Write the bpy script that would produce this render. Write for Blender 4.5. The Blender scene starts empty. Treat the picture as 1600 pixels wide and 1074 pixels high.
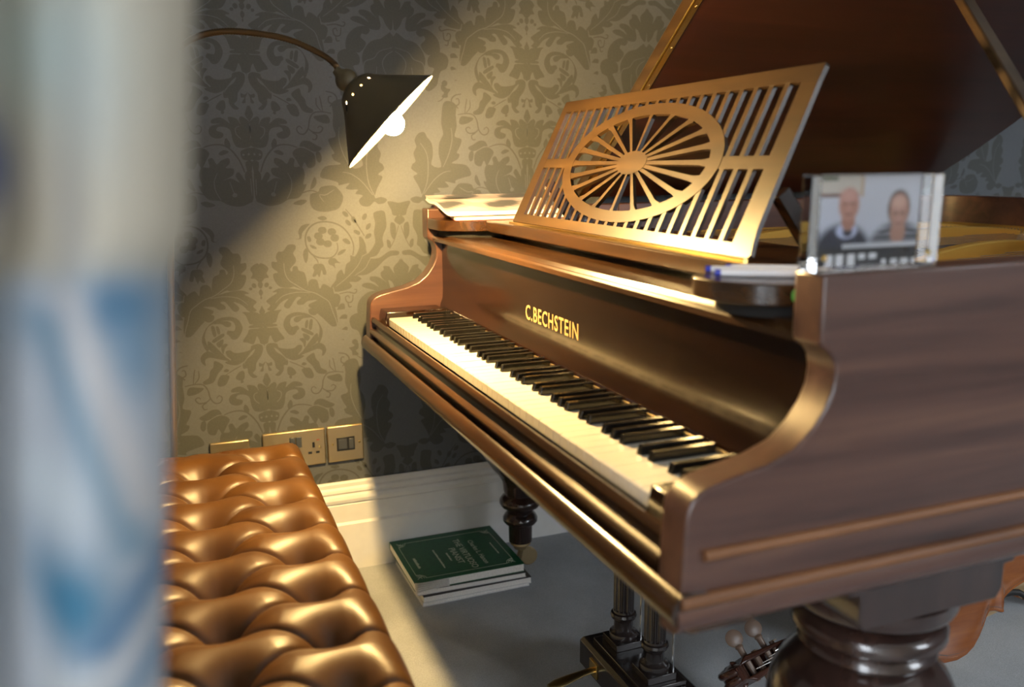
import bpy, bmesh, math, random
from mathutils import Vector, Matrix
random.seed(7)
PI = math.pi
D = bpy.data
SC = bpy.context.scene
COL = SC.collection
FZ = 0.025            # everything below is measured 25 mm above its place; the last lines lower it onto the floor

# ------------------------------------------------------------------ camera
cam = D.cameras.new('camera')
cam_ob = D.objects.new('camera', cam); COL.objects.link(cam_ob)
cam.sensor_width = 36.0
cam.lens = 30.95
cam.clip_start = 0.02
RM = [[0.364851, 0.185079, -0.912486], [0.931027, -0.081465, 0.355741], [-0.008495, -0.979341, -0.202036]]
M = Matrix.Identity(4)
for i in range(3):
    M[i][0] = RM[i][0]; M[i][1] = -RM[i][1]; M[i][2] = -RM[i][2]
CAM = Vector((0.76534, -0.45664, 1.06566))
M[0][3], M[1][3], M[2][3] = CAM.x, CAM.y, CAM.z - FZ
cam_ob.matrix_world = M
cam.dof.use_dof = True
cam.dof.focus_distance = 1.75
cam.dof.aperture_fstop = 3.0
SC.camera = cam_ob

# ------------------------------------------------------------------ world, exposure, daylight portals
w = D.worlds.new('overcast_sky'); SC.world = w; w.use_nodes = True
bg = w.node_tree.nodes['Background']
# overcast sky: brighter towards the zenith, dark ground below the horizon
_n = w.node_tree.nodes; _l = w.node_tree.links
_tc = _n.new('ShaderNodeTexCoord'); _sp = _n.new('ShaderNodeSeparateXYZ'); _rp = _n.new('ShaderNodeValToRGB')
_l.new(_tc.outputs['Generated'], _sp.inputs[0]); _l.new(_sp.outputs['Z'], _rp.inputs[0]); _l.new(_rp.outputs[0], bg.inputs['Color'])
_e = _rp.color_ramp.elements
_e[0].position = 0.0; _e[0].color = (.22, .24, .26, 1)
_e[1].position = 1.0; _e[1].color = (.88, .94, 1.0, 1)
_m = _e.new(.04); _m.color = (.31, .34, .38, 1)
bg.inputs['Strength'].default_value = 28.0
SC.view_settings.view_transform = 'Standard'
SC.view_settings.look = 'None'
SC.view_settings.gamma = 1.0
SC.view_settings.use_curve_mapping = False
SC.view_settings.exposure = 0.25

RX0, RX1, RY0, RY1, RZ1 = -1.402, 2.3, -1.25, 3.1, 2.55     # inner faces of the room
WIN_R = (1.75, 2.95, 1.12, 2.15)      # window_1 in the right wall: y0,y1,z0,z1
WIN_F = (1.30, 2.20, 0.60, 2.15)      # window_2 in the front wall: x0,x1,z0,z1

def portal(name, loc, rot, sx, sy):
    l = D.lights.new(name, 'AREA'); l.shape = 'RECTANGLE'; l.size = sx; l.size_y = sy
    l.cycles.is_portal = True
    o = D.objects.new(name, l); COL.objects.link(o); o.location = loc; o.rotation_euler = rot
    return o
portal('daylight_portal', (RX1 + .06, (WIN_R[0]+WIN_R[1])/2, (WIN_R[2]+WIN_R[3])/2), (0, PI/2, 0), WIN_R[3]-WIN_R[2], WIN_R[1]-WIN_R[0])
portal('daylight_portal', ((WIN_F[0]+WIN_F[1])/2, RY0 - .06, (WIN_F[2]+WIN_F[3])/2), (PI/2, 0, 0), WIN_F[1]-WIN_F[0], WIN_F[3]-WIN_F[2])
LAMP_STRENGTH = 5000.0

# ------------------------------------------------------------------ helpers
class MB:
    """collects geometry, builds ONE mesh object"""
    def __init__(s): s.v = []; s.f = []
    def add(s, vs, fs):
        n = len(s.v); s.v += [Vector(p) for p in vs]; s.f += [[i+n for i in f] for f in fs]; return s
    def box(s, x0, x1, y0, y1, z0, z1):
        return s.add([(x0,y0,z0),(x1,y0,z0),(x1,y1,z0),(x0,y1,z0),(x0,y0,z1),(x1,y0,z1),(x1,y1,z1),(x0,y1,z1)],
              [(0,3,2,1),(4,5,6,7),(0,1,5,4),(1,2,6,5),(2,3,7,6),(3,0,4,7)])
    def obox(s, c, ax, ay, az):
        """oriented box: centre and three half vectors"""
        c, ax, ay, az = Vector(c), Vector(ax), Vector(ay), Vector(az)
        vs = [c+ax*i+ay*j+az*k for k in (-1,1) for (i,j) in ((-1,-1),(1,-1),(1,1),(-1,1))]
        return s.add(vs, [(0,3,2,1),(4,5,6,7),(0,1,5,4),(1,2,6,5),(2,3,7,6),(3,0,4,7)])
    def prism(s, poly, fn, a0, a1):
        """polygon (2D) extruded between a0 and a1; fn(p, q, a) -> 3D"""
        n = len(poly)
        vs = [fn(p[0], p[1], a0) for p in poly] + [fn(p[0], p[1], a1) for p in poly]
        fs = [list(range(n))[::-1], list(range(n, 2*n))] + [(i, (i+1) % n, n+(i+1) % n, n+i) for i in range(n)]
        return s.add(vs, fs)
    def px(s, poly, x0, x1): return s.prism(poly, lambda p,q,a: (a,p,q), x0, x1)     # poly in (y,z)
    def pz(s, poly, z0, z1): return s.prism(poly, lambda p,q,a: (p,q,a), z0, z1)     # poly in (x,y)
    def py(s, poly, y0, y1): return s.prism(poly, lambda p,q,a: (p,a,q), y0, y1)     # poly in (x,z)
    def lathe(s, prof, c, n=32, axis=None):
        """profile of (radius, height) about an axis through c"""
        c = Vector(c); ax = Vector(axis or (0,0,1)).normalized()
        t = Vector((1,0,0)) if abs(ax.x) < .9 else Vector((0,1,0))
        e1 = ax.cross(t).normalized(); e2 = ax.cross(e1)
        vs = []; fs = []
        for (r, h) in prof:
            for k in range(n):
                a = 2*PI*k/n
                vs.append(c + ax*h + (e1*math.cos(a)+e2*math.sin(a))*max(r, 1e-5))
        for i in range(len(prof)-1):
            for k in range(n):
                fs.append((i*n+k, i*n+(k+1) % n, (i+1)*n+(k+1) % n, (i+1)*n+k))
        return s.add(vs, fs)
    def tube(s, path, r, n=10, caps=True):
        path = [Vector(p) for p in path]; m = len(path)
        rs = r if isinstance(r, (list, tuple)) else [r]*m
        vs = []; fs = []; prev = None
        for i, p in enumerate(path):
            t = (path[min(i+1,m-1)] - path[max(i-1,0)]).normalized()
            if prev is None:
                h = Vector((0,0,1)) if abs(t.z) < .9 else Vector((1,0,0))
                e1 = t.cross(h).normalized()
            else:
                e1 = (prev - t*prev.dot(t)).normalized()
            prev = e1; e2 = t.cross(e1)
            for k in range(n):
                a = 2*PI*k/n; vs.append(p + (e1*math.cos(a)+e2*math.sin(a))*rs[i])
        for i in range(m-1):
            for k in range(n): fs.append((i*n+k, i*n+(k+1) % n, (i+1)*n+(k+1) % n, (i+1)*n+k))
        if caps: fs += [list(range(n))[::-1], [(m-1)*n+k for k in range(n)]]
        return s.add(vs, fs)
    def sphere(s, c, r, n=16, m=10, sc=(1,1,1)):
        vs = []; fs = []
        for i in range(m+1):
            th = PI*i/m
            for k in range(n):
                a = 2*PI*k/n
                vs.append((c[0]+r*sc[0]*math.sin(th)*math.cos(a), c[1]+r*sc[1]*math.sin(th)*math.sin(a), c[2]+r*sc[2]*math.cos(th)))
        for i in range(m):
            for k in range(n): fs.append((i*n+k, (i+1)*n+k, (i+1)*n+(k+1) % n, i*n+(k+1) % n))
        return s.add(vs, fs)
    def mesh(s, name, mat, origin=(0,0,0), smooth=35, weld=True):
        o = Vector(origin); me = D.meshes.new(name)
        me.from_pydata([tuple(p-o) for p in s.v], [], s.f)
        bm = bmesh.new(); bm.from_mesh(me)
        if weld: bmesh.ops.remove_doubles(bm, verts=bm.verts, dist=2e-6)
        bmesh.ops.recalc_face_normals(bm, faces=bm.faces)
        bm.to_mesh(me); bm.free()
        if mat: me.materials.append(mat)
        if smooth:
            me.polygons.foreach_set('use_smooth', [True]*len(me.polygons))
            me.set_sharp_from_angle(angle=math.radians(smooth))
        me.update()
        return me
    def build(s, name, mat, parent=None, smooth=35, bevel=0, seg=2, weld=True):
        og = parent.get('_og', (0,0,0)) if parent else (0,0,0)
        me = s.mesh(name, mat, og, smooth, weld)
        ob = D.objects.new(name, me); COL.objects.link(ob)
        if parent: ob.parent = parent; ob['_og'] = list(og)
        if bevel:
            b = ob.modifiers.new('bevel', 'BEVEL'); b.width = bevel; b.segments = seg; b.limit_method = 'ANGLE'; b.angle_limit = math.radians(40); b.harden_normals = False
        return ob

def tag(o, label=None, cat=None, group=None, kind=None):
    if label: o['label'] = label
    if cat: o['category'] = cat
    if group: o['group'] = group
    if kind: o['kind'] = kind
    return o
def thing(name, loc, label, cat, group=None):
    o = D.objects.new(name, None); COL.objects.link(o); o.location = loc; o['_og'] = list(loc)
    o.empty_display_size = .05
    return tag(o, label, cat, group)
def copy_part(src, parent, loc=None):
    c = src.copy(); COL.objects.link(c); c.parent = parent
    if loc is not None: c.location = loc
    return c
def catmull(pts, k=4, closed=True):
    n = len(pts); out = []
    rng = range(n) if closed else range(n-1)
    for i in rng:
        if closed: p0,p1,p2,p3 = pts[i-1],pts[i],pts[(i+1)%n],pts[(i+2)%n]
        else: p0,p1,p2,p3 = pts[max(i-1,0)],pts[i],pts[i+1],pts[min(i+2,n-1)]
        for j in range(k):
            t = j/k
            out.append(tuple(.5*((2*b)+(-a+c)*t+(2*a-5*b+4*c-d)*t*t+(-a+3*b-3*c+d)*t**3) for a,b,c,d in zip(p0,p1,p2,p3)))
    if not closed: out.append(tuple(pts[-1]))
    return out
def text_mesh(txt, size, width=None, extrude=.0003, bold=0.0, space=1.0):
    """the built-in font turned into mesh data in the XY plane (list of verts, faces)"""
    cu = D.curves.new('lettering', 'FONT'); cu.body = txt; cu.size = size; cu.extrude = extrude; cu.offset = bold; cu.space_character = space
    cu.resolution_u = 3
    ob = D.objects.new('lettering', cu); COL.objects.link(ob)
    dg = bpy.context.evaluated_depsgraph_get(); me = D.meshes.new_from_object(ob.evaluated_get(dg))
    vs = [v.co.copy() for v in me.vertices]; fs = [list(p.vertices) for p in me.polygons]
    D.objects.remove(ob); D.curves.remove(cu); D.meshes.remove(me)
    x0 = min(v.x for v in vs); x1 = max(v.x for v in vs)
    k = (width/(x1-x0)) if width else 1
    for v in vs: v.x = (v.x-x0)*k
    return vs, fs

# ------------------------------------------------------------------ materials (all procedural)
def mat(name, color=(.5,.5,.5), rough=.5, metal=0, spec=.5, coat=0, coat_rough=.1):
    m = D.materials.new(name); m.use_nodes = True
    b = m.node_tree.nodes['Principled BSDF']
    b.inputs['Base Color'].default_value = (*color, 1); b.inputs['Roughness'].default_value = rough
    b.inputs['Metallic'].default_value = metal; b.inputs['Specular IOR Level'].default_value = spec
    b.inputs['Coat Weight'].default_value = coat; b.inputs['Coat Roughness'].default_value = coat_rough
    return m
def nodes(m): return m.node_tree.nodes, m.node_tree.links, m.node_tree.nodes['Principled BSDF']
def noise(m, scale, detail=4, stretch=(1,1,1), rough=.5, coord='Object'):
    N, L, _ = nodes(m)
    tc = N.new('ShaderNodeTexCoord'); mp = N.new('ShaderNodeMapping'); mp.inputs['Scale'].default_value = stretch
    nz = N.new('ShaderNodeTexNoise'); nz.inputs['Scale'].default_value = scale; nz.inputs['Detail'].default_value = detail; nz.inputs['Roughness'].default_value = rough
    L.new(tc.outputs[coord], mp.inputs['Vector']); L.new(mp.outputs[0], nz.inputs['Vector'])
    return nz
def ramp(m, src, stops):
    N, L, _ = nodes(m); r = N.new('ShaderNodeValToRGB'); e = r.color_ramp.elements
    while len(e) < len(stops): e.new(.5)
    for k, (p, c) in enumerate(stops): e[k].position = p; e[k].color = (*c, 1)
    L.new(src, r.inputs[0]); return r
def bump(m, src, strength=.2, dist=.001):
    N, L, b = nodes(m); bp = N.new('ShaderNodeBump'); bp.inputs['Strength'].default_value = strength; bp.inputs['Distance'].default_value = dist
    L.new(src, bp.inputs['Height']); L.new(bp.outputs[0], b.inputs['Normal']); return bp
def wood(name, dark, mid, light, axis='x', rough=.3, coat=.25, scale=6.0, coat_rough=.12):
    st = {'x': (.10,1.6,1.6), 'y': (1.6,.10,1.6), 'z': (1.6,1.6,.10)}[axis]
    m = mat(name, mid, rough, 0, .5, coat, coat_rough); N, L, b = nodes(m)
    n1 = noise(m, scale*3, 6, st, .6); n1.inputs['Distortion'].default_value = .6
    r = ramp(m, n1.outputs['Fac'], [(.28, dark), (.5, mid), (.75, light)])
    L.new(r.outputs[0], b.inputs['Base Color'])
    n2 = noise(m, scale*40, 3, st, .6)
    bump(m, n2.outputs['Fac'], .05, .0006)
    return m
MAH_D, MAH_M, MAH_L = (.028,.0105,.0070), (.068,.029,.0195), (.112,.052,.031)
W_X = wood('mahogany_x', (.010,.0038,.0014), (.030,.0125,.0040), (.062,.027,.009), 'x', .26)
W_Y = wood('mahogany_y', MAH_D, MAH_M, MAH_L, 'y', .33, .35, 6.0, .30)
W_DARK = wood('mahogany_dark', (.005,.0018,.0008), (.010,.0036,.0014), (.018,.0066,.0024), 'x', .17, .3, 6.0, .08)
W_DESK = wood('desk_walnut', (.014,.0065,.002), (.027,.0135,.0042), (.045,.024,.008), 'x', .38, 0)
W_LID = wood('lid_mahogany', (.012,.003,.0015), (.022,.005,.0025), (.034,.008,.004), 'y', .35, .1)
W_LEG = wood('ebonised_mahogany', (.012,.007,.006), (.028,.014,.011), (.045,.022,.016), 'z', .20, .4)
W_LYRE = wood('ebonised_lyre', (.010,.008,.008), (.018,.013,.012), (.030,.020,.018), 'x', .25, .3)
W_CELLO = wood('cello_varnish', (.12,.030,.006), (.20,.058,.011), (.28,.090,.018), 'y', .2, .5)
W_SCROLL = wood('shadowed_varnish', (.016,.006,.004), (.040,.013,.007), (.07,.022,.011), 'y', .22, .4)  # cello varnish with the shadow under the piano put into its colour
W_SPRUCE = wood('pale_spruce', (.40,.26,.13), (.55,.38,.20), (.66,.48,.28), 'y', .45, 0)
IVORY = mat('ivory_keytop', (.60,.57,.50), .22, 0, .5, .2)
EBONY = mat('ebony_key', (.006,.0055,.005), .14)
W_BEAD = wood('bead_warm_reflection', (.08,.030,.010), (.15,.060,.020), (.22,.09,.03), 'y', .55, 0)  # same mahogany, lighter orange: warm reflected light painted into the beads
BRASS = mat('polished_brass', (.78,.52,.16), .22, 1)
BRASS_D = mat('brushed_brass', (.60,.46,.26), .40, 1)
GOLD = mat('gold_bronze_plate', (.72,.44,.09), .42, .6)
STEEL = mat('steel', (.6,.6,.6), .25, 1)
BLACK = mat('black_plastic', (.012,.012,.013), .35)
CHAR = mat('charcoal_switch', (.05,.055,.065), .35)
FELT = mat('dark_felt', (.006,.005,.004), .9)

def leather_mat():
    m = mat('tan_leather', (.33,.135,.030), .42, 0, .45, .0, .25); N, L, b = nodes(m)
    n = noise(m, 9, 4); r = ramp(m, n.outputs['Fac'], [(.3, (.055,.021,.0035)), (.7, (.092,.038,.0068))])
    L.new(r.outputs[0], b.inputs['Base Color'])
    v = N.new('ShaderNodeTexVoronoi'); v.inputs['Scale'].default_value = 420
    tc = N.new('ShaderNodeTexCoord'); L.new(tc.outputs['Object'], v.inputs['Vector'])
    bump(m, v.outputs['Distance'], .10, .0005)
    return m
LEATHER = leather_mat()
def paper_mat(name, c1, c2, rough=.75, fine=260.0):
    m = mat(name, c1, rough, 0, .3); N, L, b = nodes(m)
    n = noise(m, fine, 2); r = ramp(m, n.outputs['Fac'], [(.35, c1), (.65, c2)]); L.new(r.outputs[0], b.inputs['Base Color'])
    bump(m, n.outputs['Fac'], .08, .0003)
    return m
WP_GROUND = paper_mat('wallpaper_ground', (.122,.129,.137), (.133,.140,.149), .55)
WP_LEAF = paper_mat('wallpaper_leaf', (.083,.087,.082), (.091,.095,.090), .6)
for m_ in (WP_GROUND, WP_LEAF): m_.node_tree.nodes['Principled BSDF'].inputs['Metallic'].default_value = .25
PAINT = paper_mat('white_gloss_paint', (.80,.79,.76), (.83,.82,.79), .32, 30)
PLASTER = paper_mat('ceiling_plaster', (.78,.78,.76), (.82,.82,.80), .8, 60)
def carpet_mat():
    m = mat('grey_carpet', (.2,.2,.2), .95, 0, .1); N, L, b = nodes(m)
    n1 = noise(m, 900, 3); n2 = noise(m, 7, 4)
    r1 = ramp(m, n1.outputs['Fac'], [(.3, (.36,.385,.405)), (.7, (.58,.61,.635))])
    r2 = ramp(m, n2.outputs['Fac'], [(.3, (.80,.80,.80)), (.7, (1.0,1.0,1.0))])
    mx = N.new('ShaderNodeMix'); mx.data_type = 'RGBA'; mx.blend_type = 'MULTIPLY'; mx.inputs[0].default_value = 1
    L.new(r1.outputs[0], mx.inputs[6]); L.new(r2.outputs[0], mx.inputs[7]); L.new(mx.outputs[2], b.inputs['Base Color'])
    bump(m, n1.outputs['Fac'], .6, .004)
    return m
CARPET = carpet_mat()
def attr_mat(name, rough=.6, spec=.3, trans=0):
    m = mat(name, (1,1,1), rough, 0, spec); N, L, b = nodes(m)
    a = N.new('ShaderNodeVertexColor'); a.layer_name = 'print'
    L.new(a.outputs['Color'], b.inputs['Base Color'])
    return m
PAGES = paper_mat('paper_pages', (.62,.60,.56), (.80,.78,.74), .8, 500)
GREEN = paper_mat('green_cover', (.008,.085,.035), (.011,.105,.043), .38, 90)
SILVER_INK = mat('pale_ink', (.55,.62,.48), .5)
COVER_DK = mat('dark_cover', (.03,.028,.03), .45)
GLASS = mat('clear_acrylic', (1,1,1), .02); GLASS.node_tree.nodes['Principled BSDF'].inputs['Transmission Weight'].default_value = 1; GLASS.node_tree.nodes['Principled BSDF'].inputs['IOR'].default_value = 1.49
PANE = mat('window_glass', (1,1,1), 0); PANE.node_tree.nodes['Principled BSDF'].inputs['Transmission Weight'].default_value = 1; PANE.node_tree.nodes['Principled BSDF'].inputs['IOR'].default_value = 1.01

def set_print(me, fn):
    """colours a flat print: fn(co) -> rgb per vertex"""
    a = me.color_attributes.new('print', 'FLOAT_COLOR', 'POINT')
    for i, v in enumerate(me.vertices):
        c = fn(v.co); a.data[i].color = (c[0], c[1], c[2], 1)

# ------------------------------------------------------------------ the room
T = .12
fl = MB().box(RX0-T, RX1+T, RY0-T, RY1+T, FZ-.1, FZ).build('floor', CARPET, smooth=0); tag(fl, 'grey carpet covering the whole floor', None, None, 'structure')
ce = MB().box(RX0-T, RX1+T, RY0-T, RY1+T, RZ1+FZ, RZ1+FZ+.1).build('ceiling', PLASTER, smooth=0); tag(ce, 'white plaster ceiling', None, None, 'structure')
wl = MB().box(RX0-T, RX0, RY0-T, RY1+T, FZ, RZ1+FZ).build('wall_left', WP_GROUND, smooth=0); tag(wl, 'wall papered in grey and olive damask', None, None, 'structure')
wb = MB().box(RX0, RX1, RY1, RY1+T, FZ, RZ1+FZ).build('wall_back', WP_GROUND, smooth=0); tag(wb, 'plain far wall behind the piano', None, None, 'structure')
def holed(fn, a0, a1, z0, z1, b):
    m = MB()
    for (p0, p1, q0, q1) in ((a0, a1, z0, b[2]), (a0, a1, b[3], z1), (a0, b[0], b[2], b[3]), (b[1], a1, b[2], b[3])):
        fn(m, p0, p1, q0, q1)
    return m
wr = holed(lambda m,a,b,c,d: m.box(RX1, RX1+T, a, b, c, d), RY0-T, RY1+T, FZ, RZ1+FZ, WIN_R).build('wall_right', PLASTER, smooth=0); tag(wr, 'pale plaster wall with a window', None, None, 'structure')
wf = holed(lambda m,a,b,c,d: m.box(a, b, RY0-T, RY0, c, d), RX0, RX1, FZ, RZ1+FZ, WIN_F).build('wall_front', PLASTER, smooth=0); tag(wf, 'pale plaster wall with a curtained window', None, None, 'structure')
def window(name, bar, b, label):
    m = MB(); fr = .05
    bar(m, b[0], b[0]+fr, b[2], b[3]); bar(m, b[1]-fr, b[1], b[2], b[3]); bar(m, b[0]+fr, b[1]-fr, b[2], b[2]+fr); bar(m, b[0]+fr, b[1]-fr, b[3]-fr, b[3])
    md = (b[0]+b[1])/2; bar(m, md-.02, md+.02, b[2]+fr, b[3]-fr)
    zz = (b[2]+b[3])/2
    bar(m, b[0]+fr, md-.02, zz-.015, zz+.015); bar(m, md+.02, b[1]-fr, zz-.015, zz+.015)
    return tag(m.build(name, PAINT, smooth=0), label, None, None, 'structure')
window('window_1', lambda m,a,b,c,d: m.box(RX1+.02, RX1+.07, a, b, c, d), WIN_R, 'white framed sash window in the right wall')
window('window_2', lambda m,a,b,c,d: m.box(a, b, RY0-.07, RY0-.02, c, d), WIN_F, 'white framed sash window in the front wall')

# baseboard along the papered wall: built of its two mouldings and plinth
bbp = [(0,.262),(.006,.263),(.009,.258),(.009,.248),(.014,.243),(.016,.236),(.012,.230),(.018,.226),(.021,.218),(.019,.209),(.015,.206),(.0175,.203),(.0175,.156),(.0225,.150),(.0225,FZ),(0,FZ)]
bb = MB().py([(RX0+d, z) for d, z in bbp], RY0, RY1).build('baseboard_left', PAINT, smooth=25); tag(bb, 'tall white moulded baseboard', None, None, 'structure')

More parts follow.
